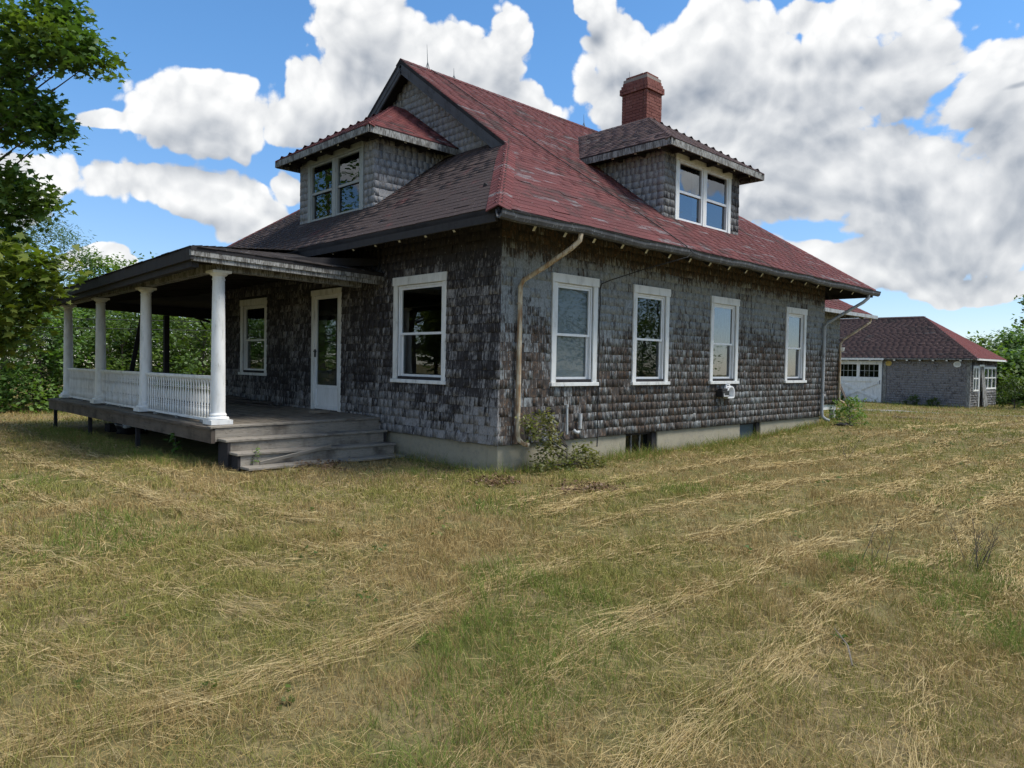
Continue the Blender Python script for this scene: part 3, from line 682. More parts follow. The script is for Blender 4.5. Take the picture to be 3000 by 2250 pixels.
# ---- dormers --------------------------------------------------------------
def dormer(fr, uc, half, name, roofmt, glass, shade=None, eo=.35, fo=.35):
    """fr: frame of the front wall (o=0 on the wall plane); u centre; roof eave z 3.84"""
    zb, zt, zev, zap = 2.56, 4.02, 3.85, 4.93
    mb = MB(); fr.box(mb, uc-half, uc+half, -.10, 0, zb-.1, 2.66); fr.box(mb, uc-half, uc-.98, -.10, 0, 2.66, zt-.1); fr.box(mb, uc+.98, uc+half, -.10, 0, 2.66, zt-.1)
    fr.box(mb, uc-.98, uc+.98, -.1, 0, 3.78, zt-.1)
    for s_ in (-1, 1):
        a, b = sorted((uc+s_*half, uc+s_*(half-.1))); fr.box(mb, a, b, -2.9, -.10, zb+.25, zt-.1)
    fr.box(mb, uc-half+.1, uc+half-.1, -1.6, -1.5, zb+.3, zt-.1)
    d = part(mb, name, [MAT['darktrim']])
    # roof: hip in front, ridge running back
    rn = 1.0
    ro = MB(); hw = half+eo; back = -3.4
    zapx = zev+(zap-zev)
    A = fr.p(uc-hw, fo, zev); B = fr.p(uc+hw, fo, zev); C = fr.p(uc, fo-hw, zap); D = fr.p(uc, back, zap); Eb = fr.p(uc-hw, -2.2, zev); Fb = fr.p(uc+hw, -2.2, zev)
    roof_slab(ro, [A, B, C], .05); roof_slab(ro, [A, C, D, Eb][::-1] if False else [Eb, A, C, D], .05); roof_slab(ro, [B, Fb, D, C], .05)
    dr = part(ro, 'dormer_roof', [MAT[roofmt], MAT['darkwood']], d)
    sl_ = math.atan((zap-zev)/hw); c_, s_n = math.cos(sl_), math.sin(sl_)
    front = Fr(fr.p(uc, fo, zev), fr.ux, fr.n*s_n+Vector((0, 0, c_)), -fr.n*c_+Vector((0, 0, s_n)))
    course_shingles(front, 0, hw/c_, .125, lambda s: [(-hw+s*c_, hw-s*c_)], roofmt, dr, .24, .34, .009, seed=31, jag=.006, store=ROOFSH)
    left = Fr(fr.p(uc-hw, -2.3, zev), fr.n, -fr.ux*s_n+Vector((0, 0, c_)), fr.ux*c_+Vector((0, 0, s_n)))
    Ll = 2.3+fo
    def lsp(s): return [(-.9*s*c_, Ll-s*c_)]
    right = Fr(fr.p(uc+hw, fo, zev), -fr.n, fr.ux*s_n+Vector((0, 0, c_)), -fr.ux*c_+Vector((0, 0, s_n)))
    def rsp(s): return [(s*c_, Ll+.9*s*c_)]
    lmt = roofmt
    course_shingles(left, 0, hw/c_, .125, lsp, lmt, dr, .24, .34, .009, seed=32, store=ROOFSH)
    course_shingles(right, 0, hw/c_, .125, rsp, lmt, dr, .24, .34, .009, seed=33, store=ROOFSH)
    caps(A, C, 'hip_cap', roofmt, dr, wd_=.09, pitchv=.46); caps(B, C, 'hip_cap', roofmt, dr, wd_=.09, pitchv=.46); caps(C, D, 'ridge_cap', roofmt, dr, wd_=.11, pitchv=.6)
    # fascia all round
    f_ = MB(); z = Vector((0, 0, -.075)); ins = .02
    f_.beam(A+z, B+z, .03, .11); f_.beam(A+z-fr.n*.02, Eb+z, .03, .11); f_.beam(B+z-fr.n*.02, Fb+z, .03, .11)
    part(f_, 'fascia', MAT['greypaint'], d)
    sf = MB(); fr.box(sf, uc-hw+.02, uc+hw-.02, -2.2, fo-.03, zev-.062, zev-.05); part(sf, 'soffit', MAT['darkwood'], d)
    for k in range(5):
        u = uc-half+.12+k*(2*half-.24)/4; t_ = MB(); fr.box(t_, u-.022, u+.022, .06, fo-.06, zev-.135, zev-.065, 0); t_.f and None
        fr.box(t_, u-.024, u+.024, fo-.06, fo-.055, zev-.137, zev-.065, 1); part(t_, 'rafter_tail', [MAT['darkwood'], MAT['white']], d)
    for s_ in (-1, 1):
        for k in range(3):
            o_ = .08-k*.5; t_ = MB(); u0 = uc+s_*half; u1 = uc+s_*(hw-.06)
            fr.box(t_, min(u0, u1), max(u0, u1), o_-.022, o_+.022, zev-.135, zev-.065, 0)
            u2_ = u1+s_*.005; fr.box(t_, min(u1, u2_), max(u1, u2_), o_-.024, o_+.024, zev-.137, zev-.065, 1)
            part(t_, 'rafter_tail', [MAT['darkwood'], MAT['white']], d)
    # shingles: front strips and both cheeks
    WH = [(uc-.96, uc+.96, 2.0, 3.8)]
    course_shingles(fr, zb+.0, zev-.06, EX, lambda z: [(uc-half-.015, uc+half+.015)], 'sh_up' if 'rf_brown' != roofmt else 'sh_west2', d, holes=WH, seed=34, th=.012)
    lf = Fr(fr.p(uc-half, -2.6, 0), fr.n, -fr.ux, (0, 0, 1)); rf_ = Fr(fr.p(uc+half, 0, 0), -fr.n, fr.ux, (0, 0, 1))
    def cheek_l(z): return [(max(0, 2.6-(z-zb+.05)/PT), 2.6+.012)]
    def cheek_r(z): return [(-.012, min(2.6, (z-zb+.05)/PT))]
    course_shingles(lf, zb, zev-.06, EX, cheek_l, 'sh_up', d, seed=35, th=.012); course_shingles(rf_, zb, zev-.06, EX, cheek_r, 'sh_up', d, seed=36, th=.012)
    # paired window
    z0, z1 = 2.60, 3.80
    c = MB()
    for (a, b) in ((uc-.96, uc-.86), (uc-.055, uc+.055), (uc+.86, uc+.96)): fr.box(c, a, b, 0, .028, z0, z1-.12)
    fr.box(c, uc-.975, uc+.975, 0, .036, z1-.12, z1); fr.box(c, uc-.99, uc+.99, .0, .05, z0-.06, z0)
    part(c, 'window_casing', MAT['white'] if roofmt == 'rf_brown' else MAT['casing2'], d, bevel=.004)
    for (a, b) in ((uc-.86, uc-.055), (uc+.055, uc+.86)):
        c0, c1 = z0+.02, z1-.12; t = .04; zm = c0+(c1-c0)*.49
        f2 = MB()
        for q in ((a, a+t, c0, c1), (b-t, b, c0, c1), (a+t, b-t, c1-t, c1), (a+t, b-t, c0, c0+t)): fr.box(f2, q[0], q[1], -.05, .012, q[2], q[3])
        fr.box(f2, a+t, b-t, -.03, .0, zm-.022, zm+.022)
        part(f2, 'window_frame', MAT['vinyl'] if roofmt == 'rf_brown' else MAT['casing2'], d)
        for (q0, q1, oo) in ((zm+.02, c1-t+.004, -.016), (c0+t-.004, zm-.02, -.036)):
            p_ = MB(); fr.box(p_, a+t-.004, b-t+.004, oo-.004, oo, q0, q1); part(p_, 'pane', MAT[glass], d)
        if shade:
            p_ = MB(); fr.box(p_, a+.03, a+.03+(b-a)*shade[1], -.30, -.295, c0, c1); part(p_, 'curtain', MAT[shade[0]], d)
    return d
MAT['sh_west2'] = mat('shingle_weathered_dark', shingle_fn((.26, .26, .255), (.036, .034, .035), (.03, .03, .03), (.05, .045, .04), .40, .0), .9, .15)
MAT['casing2'] = mat('grey_green_casing', paint_fn((.34, .36, .345), (.27, .29, .28), (.15, .15, .14), .12), .7, .25, .002)
MAT['rf_dormw'] = mat('asphalt_shingle_dormer', roof_fn((.175, .055, .053), (.12, .042, .041), (.2, .2, .2), .0, (.05, .038, .037), .14), .92, .15)
FD_S = Fr((0, .25, 0), (1, 0, 0), (0, -1, 0), (0, 0, 1))
FD_W = Fr((.25, W, 0), (0, -1, 0), (-1, 0, 0), (0, 0, 1))
d_s = dormer(FD_S, 5.39, 1.28, 'dormer', 'rf_brown', 'glass2', ('curtain', .34))
d_w = dormer(FD_W, W-4.71, 1.28, 'dormer', 'rf_dormw', 'glass')

# ---- chimney ---------------------------------------------------------------
cx0, cy0, cw, cl = 7.76, 3.30, .62, .74
mb = MB(); mb.box((cx0+.02, cy0+.02, 4.6), (cx0+cw-.02, cy0+cl-.02, 6.98))
chim = part(mb, 'chimney', MAT['mortar'])
bm_ = MB(); bm_.box((0, 0, 0), (1, 1, 1)); brickm = bm_.mesh('brick', MAT['brick']); brickm.attributes.remove(brickm.attributes['rnd'])
def brick(x, y, z, sx_, sy_, sz_):
    o = bpy.data.objects.new('brick', brickm); link(o, chim); o.location = (x, y, z); o.scale = (sx_, sy_, sz_); o.rotation_euler = (random.uniform(-.008, .008), random.uniform(-.008, .008), random.uniform(-.01, .01))
z = 5.52; k = 0; bh = .073
while z < 7.03:
    h_ = z-6.56
    if h_ < -.01: g_ = 0
    elif h_ < .14: g_ = .045
    else: g_ = .045-.027*int((h_-.14)/bh+1)
    x0, x1, y0, y1 = cx0-g_, cx0+cw+g_, cy0-g_, cy0+cl+g_
    hd = .095; mj = .009
    ov = .1 if k % 2 else 0
    def run(n0, n1, first):
        q = n0; L = first
        while q < n1-.02:
            e_ = min(n1, q+L)
            if n1-e_ < .05: e_ = n1
            yield q, e_; q = e_; L = .205
    for a, b in run(x0, x1, .205 if k % 2 else .105): brick(a+mj/2, y0+random.uniform(-.003, .003), z+mj/2, b-a-mj, hd, bh-mj)
    for a, b in run(x0, x1, .105 if k % 2 else .205): brick(a+mj/2, y1-hd, z+mj/2, b-a-mj, hd, bh-mj)
    for a, b in run(y0+hd+mj, y1-hd-mj, .205 if k % 2 else .105): brick(x0+random.uniform(-.003, .003), a+mj/2, z+mj/2, hd, b-a-mj, bh-mj)
    for a, b in run(y0+hd+mj, y1-hd-mj, .105 if k % 2 else .205): brick(x1-hd, a+mj/2, z+mj/2, hd, b-a-mj, bh-mj)
    z += bh; k += 1
mb = MB(); mb.tube([(cx0+.1, cy0+.6, 6.9), (cx0+.09, cy0+.6, 7.2)], [.006, .003], 5); part(mb, 'lightning_rod', MAT['rodmetal'], chim)

# ---- downspouts, pipes -----------------------------------------------------
mb = MB(); mb.tube([(.62, -.86, 1.71), (.60, -.86, 1.62), (.53, -.78, 1.52), (.42, -.42, 1.30), (.31, -.12, 1.13), (.300, -.075, 1.05), (.305, -.07, .5), (.30, -.07, -.4), (.30, -.07, -.98), (.31, -.085, -1.04), (.36, -.13, -1.09), (.42, -.17, -1.11)], .034, 10)
for zz in (.82, -.82): mb.tube([(.30, -.07, zz-.012), (.30, -.07, zz+.012)], .041, 10)
ds_ = part(mb, 'downspout', MAT['rust'], smooth=True); ds_['label'] = 'rusty downspout at the near house corner'
mb = MB(); mb.tube([(10.62, -.86, 1.72), (10.60, -.86, 1.62), (10.52, -.78, 1.52), (10.35, -.42, 1.27), (10.20, -.12, 1.06), (10.17, -.075, .97), (10.17, -.07, 0), (10.15, -.07, -1.0), (10.16, -.085, -1.10), (10.24, -.13, -1.17), (10.32, -.17, -1.19)], .036, 10)
for zz in (.70, -.85): mb.tube([(10.17, -.07, zz-.012), (10.17, -.07, zz+.012)], .043, 10)
part(mb, 'downspout', MAT['spout'], smooth=True)
mb = MB(); mb.tube([(1.32, -.055, -.60), (1.33, -.055, -1.02)], .018, 10); mb.tube([(1.32, -.055, -.585), (1.32, -.055, -.625)], .025, 10); part(mb, 'vent_pipe', MAT['pvc'], smooth=True)
mb = MB(); mb.tube([(1.615, -.06, -.73), (1.612, -.06, -.94), (1.60, -.06, -.99), (1.56, -.06, -1.01), (1.52, -.06, -1.0), (1.49, -.04, -.97)], .027, 10); mb.tube([(1.612, -.06, -.91), (1.611, -.06, -.95)], .033, 10); part(mb, 'vent_pipe', MAT['pvc'], smooth=True)

# ---- ell at the far end ------------------------------------------------------
EY, EX1 = 1.0, 13.7
mb = MB(); mb.box((XR, EY, -.95), (EX1, 5.2, 1.85)); ell = part(mb, 'ell_wall', MAT['sh_south'])
FE = Fr((XR, EY, 0), (1, 0, 0), (0, -1, 0), (0, 0, 1))
course_shingles(FE, -.955, 1.5, EX, lambda z: [(0, EX1-XR+.01)], 'sh_south', ell, seed=41)
mb = MB(); ze2 = 1.52; p2 = .60
roof_slab(mb, [(XR-.2, EY-.5, ze2), (EX1+1.05, EY-.5, ze2), (EX1-1.2, 3.1-.35, ze2+p2*2.25), (XR-.2, 3.1-.35, ze2+p2*2.25)], .06)
roof_slab(mb, [(EX1+1.05, EY-.5, ze2), (EX1+1.05, 5.7, ze2), (EX1-1.2, 3.1+.35, ze2+p2*2.25), (EX1-1.2, 3.1-.35, ze2+p2*2.25)], .06)
er = part(mb, 'ell_roof', [MAT['rf_red'], MAT['darkwood']])
FER = Fr((XR, EY-.5, ze2), (1, 0, 0), (0, -math.sin(math.atan(p2)), math.cos(math.atan(p2))), (0, math.cos(math.atan(p2)), math.sin(math.atan(p2))))
course_shingles(FER, 0, 2.5, .16, lambda s: [(0, EX1-XR+1.05-s*.86)], 'rf_red', er, .25, .34, .02, seed=42, store=ROOFSH)
mb = MB(); mb.beam((XR, EY-.56, ze2-.06), (EX1+1.1, EY-.56, ze2-.06), .10, .09); part(mb, 'gutter', MAT['spout'], er)
for k in range(6): t_ = MB(); xx = XR+.8+k*.62; t_.beam((xx, EY-.45, ze2-.10), (xx, EY+.1, ze2+.18), .045, .10); part(t_, 'rafter_tail', MAT['greypaint'], er)
mb = MB(); mb.tube([(EX1+.72, EY-.56, ze2-.1), (EX1+.70, EY-.55, ze2-.22), (EX1+.02, EY-.10, ze2-.72), (EX1-.05, EY-.06, ze2-.85), (EX1-.05, EY-.06, -.75), (EX1-.04, EY-.08, -.86), (EX1+.06, EY-.15, -.92)], .033, 8); part(mb, 'downspout', MAT['rust'], smooth=True)
mb = MB(); mb.box((EX1-.16, EY+.02, -1.5), (EX1-.03, EY+.14, -.955)); mb.box((XR+.1, EY+.03, -1.10), (EX1-.16, EY+.09, -.955)); part(mb, 'ell_footing', MAT['white'])
mb = MB(); mb.tube([(EX1+.0, EY+.1, .62), (EX1+.16, EY+.02, .60)], .02, 6); mb.lathe([(.03, 0), (.05, .02), (.075, .12), (.07, .12)], (EX1+.18, EY-.02, .48), 10); part(mb, 'floodlight', MAT['white'])

# ---- porch ---------------------------------------------------------------
DZ = -.879
def yf(x): return 2.40+(x+2.9)*(.40/2.9)            # front edge, slightly skewed
XO, YE = -2.86, 11.35
def dz_at(x, y): return DZ-.02-.010*max(0, (y-6)/5)+.010*(x+1.4)
mb = MB()
bw = .092; k = 0; x = XO
deck = empty('deck'); deck.parent = house; deck.matrix_parent_inverse = HINV
while x < -.03:
    x1 = min(x+bw-.004, -.025); b_ = MB(); z0 = random.uniform(-.003, .003); y0 = yf((x+x1)/2)+.10
    yy = [y0, y0+(YE-y0)*.5+random.uniform(-1.5, 1.5), YE]
    for a, c in zip(yy, yy[1:]):
        zA, zB = dz_at(x, a)+z0, dz_at(x, c)+z0
        b_.hexa([(x, a+.002, zA-.028), (x1, a+.002, zA-.028), (x1, c-.002, zB-.028), (x, c-.002, zB-.028), (x, a+.002, zA), (x1, a+.002, zA), (x1, c-.002, zB), (x, c-.002, zB)])
    part(b_, 'deck_board', MAT['deck'], deck); x += bw
mb = MB(); mb.box((-.02, 9.05, DZ-.06), (3.0, YE, DZ-.03)); part(mb, 'deck_slab', MAT['deck'], deck)
b_ = MB(); a = (XO-.04, yf(XO)); 
def skew_box(mb, x0, x1, o0, o1, za0, za1, zb0, zb1, mi=0):   # along the skewed front edge: o outward (towards -y); z differ at both ends
    mb.hexa([(x0, yf(x0)-o1, za0), (x1, yf(x1)-o1, zb0), (x1, yf(x1)-o0, zb0), (x0, yf(x0)-o0, za0), (x0, yf(x0)-o1, za1), (x1, yf(x1)-o1, zb1), (x1, yf(x1)-o0, zb1), (x0, yf(x0)-o0, za1)], mi)
skew_box(b_, XO-.04, -.02, -.096, .035, DZ-.035, DZ-.004, DZ-.055, DZ-.020); part(b_, 'nosing_board', MAT['step'], deck, bevel=.005)
b_ = MB(); b_.hexa([(XO-.045, yf(XO)-.02, DZ-.055), (XO+.0, yf(XO)-.02, DZ-.055), (XO, YE, DZ-.10), (XO-.045, YE, DZ-.10), (XO-.045, yf(XO)-.02, DZ-.022), (XO, yf(XO)-.02, DZ-.022), (XO, YE, DZ-.065), (XO-.045, YE, DZ-.065)]); part(b_, 'edge_board', MAT['joist'], deck)
b_ = MB(); b_.hexa([(XO-.02, yf(XO)-.012, DZ-.23), (XO+.03, yf(XO)-.012, DZ-.23), (XO+.03, YE-.02, DZ-.27), (XO-.02, YE-.02, DZ-.27), (XO-.02, yf(XO)-.012, DZ-.057), (XO+.03, yf(XO)-.012, DZ-.057), (XO+.03, YE-.02, DZ-.102), (XO-.02, YE-.02, DZ-.102)]); part(b_, 'rim_joist', MAT['joist'], deck)
for k in range(5):
    t_ = MB(); xx = -.5-k*.5; t_.box((xx-.02, 2.9, DZ-.21), (xx+.02, YE-.05, DZ-.075)); part(t_, 'joist', MAT['darkwood'], deck)
for xx in (-2.80, -1.3):
    for yy in (5.6, 8.4, 11.1):
        t_ = MB(); t_.box((xx-.03, yy-.03, gz1(xx, yy)-.1), (xx+.03, yy+.03, DZ-.2)); part(t_, 'deck_post', MAT['darkwood'], deck)
# steps
steps = empty('steps'); steps.parent = house; steps.matrix_parent_inverse = HINV
b_ = MB(); skew_box(b_, XO+.03, -.03, -.02, .02, DZ-.21, DZ-.04, DZ-.25, DZ-.058); part(b_, 'riser', MAT['step'], steps)
ST = [(.02, .26, -1.045, -1.085), (.26, .50, -1.20, -1.27), (.50, .74, -1.365, -1.435)]
for i, (o0, o1, zl, zr) in enumerate(ST):
    xl, xr_ = XO+.06+.05*i, -.06-.0*i
    b_ = MB(); skew_box(b_, xl, xr_, o0, o1+.03, zl-.035, zl, zr-.035, zr); part(b_, 'tread', MAT['step'], steps, bevel=.006)
    if i < 2:
        b_ = MB(); nz = ST[i+1]; skew_box(b_, xl+.06, xr_-.02, o1-.025, o1, nz[2]-.02, zl-.037, nz[3]-.02, zr-.037); part(b_, 'riser', MAT['step'], steps)
b_ = MB(); skew_box(b_, XO+.09, XO+.13, -.02, .28, -1.5, -1.06, -1.5, -1.06); skew_box(b_, XO+.131, XO+.17, .28, .50, -1.5, -1.22, -1.5, -1.22); part(b_, 'stringer', MAT['darkwood'], steps)
b_ = MB(); skew_box(b_, -.12, -.08, -.02, .28, -1.55, -1.10, -1.55, -1.10); part(b_, 'stringer', MAT['darkwood'], steps)
# columns
CB = [(-2.617, 2.83), (-2.600, 5.86), (-2.595, 8.50), (-2.58, 11.0)]
CTZ = [1.195, 1.158, 1.128, 1.112]
for (cx, cy), zt in zip(CB, CTZ):
    z0 = DZ-.004; H = zt-z0; mb = MB()
    mb.box((cx-.148, cy-.148, z0-.012), (cx+.148, cy+.148, z0+.048))
    mb.box((cx-.128, cy-.128, zt-.035), (cx+.128, cy+.128, zt))
    pr = [(.142, .048), (.148, .065), (.140, .085), (.112, .09), (.108, .105), (.115, .115), (.108, .13), (.098, .14)]
    for k in range(9): t = k/8; pr.append((.096-.017*t**1.6, .15+(H-.15-.13)*t))
    pr += [(.086, H-.125), (.086, H-.11), (.079, H-.105), (.080, H-.075), (.105, H-.06), (.118, H-.045), (.12, H-.035)]
    mb.lathe(pr, (cx, cy, z0), 24); part(mb, 'column', MAT['white'], smooth=True)
# railings
bp_ = [(.016, 0), (.016, .13), (.011, .135), (.018, .15), (.011, .163), (.018, .178), (.010, .19), (.019, .23), (.016, .33), (.010, .40), (.018, .413), (.010, .425), (.018, .44), (.011, .452), (.014, .49), (.020, .53), (.018, .545)]
bmb = MB(); bmb.lathe(bp_, (0, 0, 0), 8); balm = bmb.mesh('baluster', MAT['white']); balm.shade_smooth()
for i in range(3):
    (xa_, ya), (xb_, yb) = CB[i], CB[i+1]; ya += .10; yb -= .10
    zA, zB = -.239-.004*i, -.243-.004*i; mb = MB()
    mb.beam((xa_, ya, zA-.022), (xb_, yb, zB-.022), .085, .042); mb.beam((xa_, ya, zA-.052), (xb_, yb, zB-.052), .05, .018)
    rl = part(mb, 'railing', MAT['white'], bevel=.004)
    t_ = MB(); t_.beam((xa_, ya, zA-.618), (xb_, yb, zB-.618), .055, .036); part(t_, 'bottom_rail', MAT['white'], rl, bevel=.003)
    for f_ in (.15, .5, .85):
        t_ = MB(); q = Vector((xa_, ya, 0)).lerp(Vector((xb_, yb, 0)), f_); t_.box((q.x-.03, q.y-.05, DZ-.03), (q.x+.03, q.y+.05, zA-.63)); part(t_, 'rail_block', MAT['greypaint'], rl)
    n_ = 27
    for k in range(n_):
        t = (k+.5)/n_; o = bpy.data.objects.new('baluster', balm); link(o, rl); o.location = (xa_+(xb_-xa_)*t, ya+(yb-ya)*t, (zA+(zB-zA)*t)-.603); o.rotation_euler = (0, 0, random.uniform(0, 6.28))
# porch roof
PA = Vector((-3.14, 2.40, 1.425)); PD = Vector((-.0, 2.70, 1.40)); PB = Vector((-.84, 4.02, 1.735)); PE_ = Vector((0, 4.1, 1.75)); PF = Vector((-3.06, 11.42, 1.262)); PG = Vector((-.80, 9.8, 1.70)); PH = Vector((0, 9.8, 1.74)); PI = Vector((3.2, 9.8, 1.74)); PJ = Vector((3.2, 11.45, 1.30))
mb = MB()
roof_slab(mb, [PA, PD, PE_, PB], .05); roof_slab(mb, [PF, PA, PB, PG], .05); roof_slab(mb, [PB, PE_, PH, PG], .05); roof_slab(mb, [PJ, PF, PG, PI], .05)
MAT['rf_porch'] = mat('porch_roofing_dark', roof_fn((.055, .047, .045), (.04, .036, .036), (.2, .2, .2), .0, (.03, .028, .028), .25), .95, .12)
proof = part(mb, 'porch_roof', [MAT['rf_porch'], MAT['darkwood']])
PS = []
for (A, B, C_, D_) in ((PA, PD, PB, PE_), (PF, PA, PG, PB)):
    ux = (B-A).normalized(); nn = ux.cross((C_-A)).normalized(); nn = nn if nn.z > 0 else -nn; uz = nn.cross(ux)
    fr_ = Fr(A, ux, nn, uz); L = (B-A).length; hS = (C_-A).dot(uz); uC = (C_-A).dot(ux); uD = (D_-A).dot(ux)
    course_shingles(fr_, -.02, hS, .13, lambda s: [(uC*s/hS, L+(uD-L)*s/hS)], 'rf_porch', proof, .24, .34, .010, seed=51, jag=.012, store=ROOFSH)
mb = MB(); z = Vector((0, 0, -.09))
mb.beam(PF+z+Vector((.02, 0, 0)), PA+z+Vector((.02, 0.02, 0)), .04, .14)
mb.beam(PF+z*2+Vector((.10, -.1, -.02)), PA+z*2+Vector((.10, .14, -.02)), .09, .09)
part(mb, 'fascia', MAT['darktrim'], proof)
mb = MB(); mb.beam(PA+Vector((0, .03, -.075)), PD+Vector((0, .03, -.075)), .05, .075); mb.beam(PA+Vector((.03, .06, -.14)), PD+Vector((-.03, .06, -.14)), .06, .07); part(mb, 'cornice', MAT['greypaint'], proof)
mb = MB(); mb.beam(PF+Vector((0, -.02, -.09)), PJ+Vector((0, -.02, -.09)), .04, .14); part(mb, 'fascia', MAT['darktrim'], proof)
# beams on the columns
mb = MB(); mb.beam((CB[0][0], CB[0][1]-.09, CTZ[0]+.068), (CB[3][0], CB[3][1]+.12, CTZ[3]+.068), .14, .135); part(mb, 'porch_beam', MAT['greypaint'], proof)
mb = MB(); mb.beam((CB[0][0]+.07, CB[0][1]+.0, CTZ[0]+.062), (-.28, 3.03, 1.243), .13, .13); part(mb, 'porch_beam', MAT['greypaint'], proof)
mb = MB(); mb.beam((CB[3][0]-.07, 11.02, CTZ[3]+.06), (.35, 11.02, 1.06), .12, .17); mb.beam((.35, 11.02, 1.06), (3.0, 11.02, 1.06), .12, .17); part(mb, 'porch_beam', MAT['darkwood'], proof)
for k in range(15):
    t_ = MB(); yy = 2.9+k*.58; t_.beam((-3.0, yy, 1.31-.012*k), (-.02, yy, 1.60-.004*k), .045, .12); part(t_, 'ceiling_joist', MAT['darkwood'], proof)
t_ = MB(); t_.box((-.60, 10.95, DZ-.05), (-.49, 11.06, 1.0)); part(t_, 'back_post', MAT['darkwood'], proof)
t_ = MB(); t_.beam((.1, 10.9, .98), (.42, 10.85, .90), .10, .05); t_.beam((.2, 10.9, .92), (.34, 10.9, .72), .02, .03); part(t_, 'broken_trim', MAT['darkwood'], proof)
# front door
du0, du1, dzh, dzs = DOOR
mb = MB(); FW.box(mb, du0, du0+.10, 0, .03, dzs-.03, dzh-.10); FW.box(mb, du1-.10, du1, 0, .03, dzs-.03, dzh-.10); FW.box(mb, du0-.01, du1+.01, 0, .04, dzh-.10, dzh)
door = part(mb, 'door', MAT['white'], bevel=.004)
a, b, c, d = du0+.10, du1-.10, dzs+.0, dzh-.10
mb = MB()
for q in ((a, a+.06, c, d), (b-.06, b, c, d), (a+.06, b-.06, d-.07, d), (a+.06, b-.06, c, c+.06), (a+.06, b-.06, -.50, -.44)): FW.box(mb, q[0], q[1], -.03, .008, q[2], q[3])
FW.box(mb, a+.06, b-.06, -.025, -.008, c+.06, -.50); part(mb, 'storm_door', MAT['vinyl'], door, bevel=.004)
mb = MB(); FW.box(mb, a+.055, b-.055, -.016, -.012, -.445, d-.065); part(mb, 'pane', MAT['glass'], door)
mb = MB(); FW.box(mb, a+.012, a+.045, .01, .03, .06, .20); FW.box(mb, a+.012, a+.10, .03, .045, .15, .175); part(mb, 'handle', MAT['metal'], door)
mb = MB(); FW.box(mb, a, b, -.10, -.07, c, d); part(mb, 'inner_door', MAT['doorwood'], door)
mb = MB(); cu, cz = (a+b)/2, .28
ring = [FW.p(cu+.20*math.cos(t), -.066, cz+.52*math.sin(t)) for t in np.linspace(0, 2*math.pi, 28, endpoint=False)]
mb.add(ring+[FW.p(cu, -.066, cz)], [(28, i, (i+1) % 28) for i in range(28)]); part(mb, 'oval_glass', MAT['glass2'], door)
mb = MB(); mb.tube(ring+[ring[0]], .012, 6, cap=False); part(mb, 'oval_rim', MAT['doorwood'], door)

# ---- write out shingles -----------------------------------------------------
def emit(store, name, top=300):
    store.sort(key=lambda q: -q[0])
    for sz, m_, mt, par, k in store[:top]:
        o = bpy.data.objects.new(name, unit_mesh(mt)); link(o, par); o.matrix_local = m_
    rest = {}
    for q in store[top:]: rest.setdefault((q[3].name, q[2]), []).append(q)
    U = np.array([(0, -1, 0), (1, -1, 0), (1, 0, 0), (0, 0, 0), (0, -.5, 1), (1, -.5, 1), (1, 0, 1), (0, 0, 1), ], float)
    F = np.array([f for i, f in enumerate(MB.BF) if i != 4])
    for (pn, mt), qs in rest.items():
        Ms = np.array([[list(r_) for r_ in q[1]] for q in qs]); n_ = len(qs)
        V = np.einsum('nij,kj->nki', Ms[:, :3, :3], U)+Ms[:, None, :3, 3]
        FF = (F[None]+(np.arange(n_)*8)[:, None, None]).reshape(-1, 4)
        me = np_mesh(name+'_field', V.reshape(-1, 3), FF, MAT[mt], np.repeat(np.random.default_rng(5).random(n_), len(F)))
        o = bpy.data.objects.new(name+'_field', me); o['kind'] = 'stuff'; link(o, bpy.data.objects[pn])
emit(SHN, 'wall_shingle'); emit(ROOFSH, 'roof_shingle')

#@@DETAILS@@
# ------------------------------------------------------------------ small helpers for placing things
def ground_at(px, py):
    d = px_dir(px, py); t = 2.0
    for _ in range(4000):
        p_ = CAM+d*t
        if p_.z <= gz1(p_.x, p_.y): return p_
        t += .02 if t < 15 else .06
    return p_

# ------------------------------------------------------------------ GARAGE
GX0, GY0, GZ = 35.27, 3.08, -1.86
garage = empty('garage', (GX0, GY0, GZ)); tag(garage, 'low shingled garage with plum hip roof and white sliding door', 'garage')
GINV = Matrix.Translation((-GX0, -GY0, -GZ))
def gpart(mb, name, mats, parent=None, **kw):
    o = mb.build(name, mats, parent if parent is not None else garage, **kw)
    if parent is None: o.matrix_parent_inverse = GINV
    return o
LY = 15.0
FGA = Fr((GX0, LY, 0), (0, -1, 0), (-1, 0, 0), (0, 0, 1)); FGB = Fr((GX0, GY0, 0), (1, 0, 0), (0, -1, 0), (0, 0, 1))
mb = MB(); mb.box((GX0, GY0+.0, GZ-.6), (GX0+.12, LY, .72)); mb.box((GX0+.12, GY0, GZ-.6), (40.5, GY0+.12, .72)); mb.box((40.38, GY0+.12, GZ-.6), (40.5, LY, .72)); mb.box((GX0+.12, LY-.12, GZ-.6), (40.38, LY, .72))
gwall = gpart(mb, 'wall', MAT['sh_gar'])
GS = []
du0, du1 = LY-9.55, LY-7.22
course_shingles(FGA, GZ-.08, .68, .127, lambda z: [(0, LY-GY0)], 'sh_gar', gwall, .09, .2, .02, holes=[(du0-.1, du1+.22, -3, .7)], seed=61, store=GS)
course_shingles(FGB, GZ-.08, .68, .127, lambda z: [(0, 5.24)], 'sh_west', gwall, .09, .2, .03, holes=[(.5, 4.98, -1.02, .30)], seed=62, store=GS, jag=.02)
ez = .66; ov = .38; rz_ = 3.02; rx_ = 37.885; ry_ = 6.05
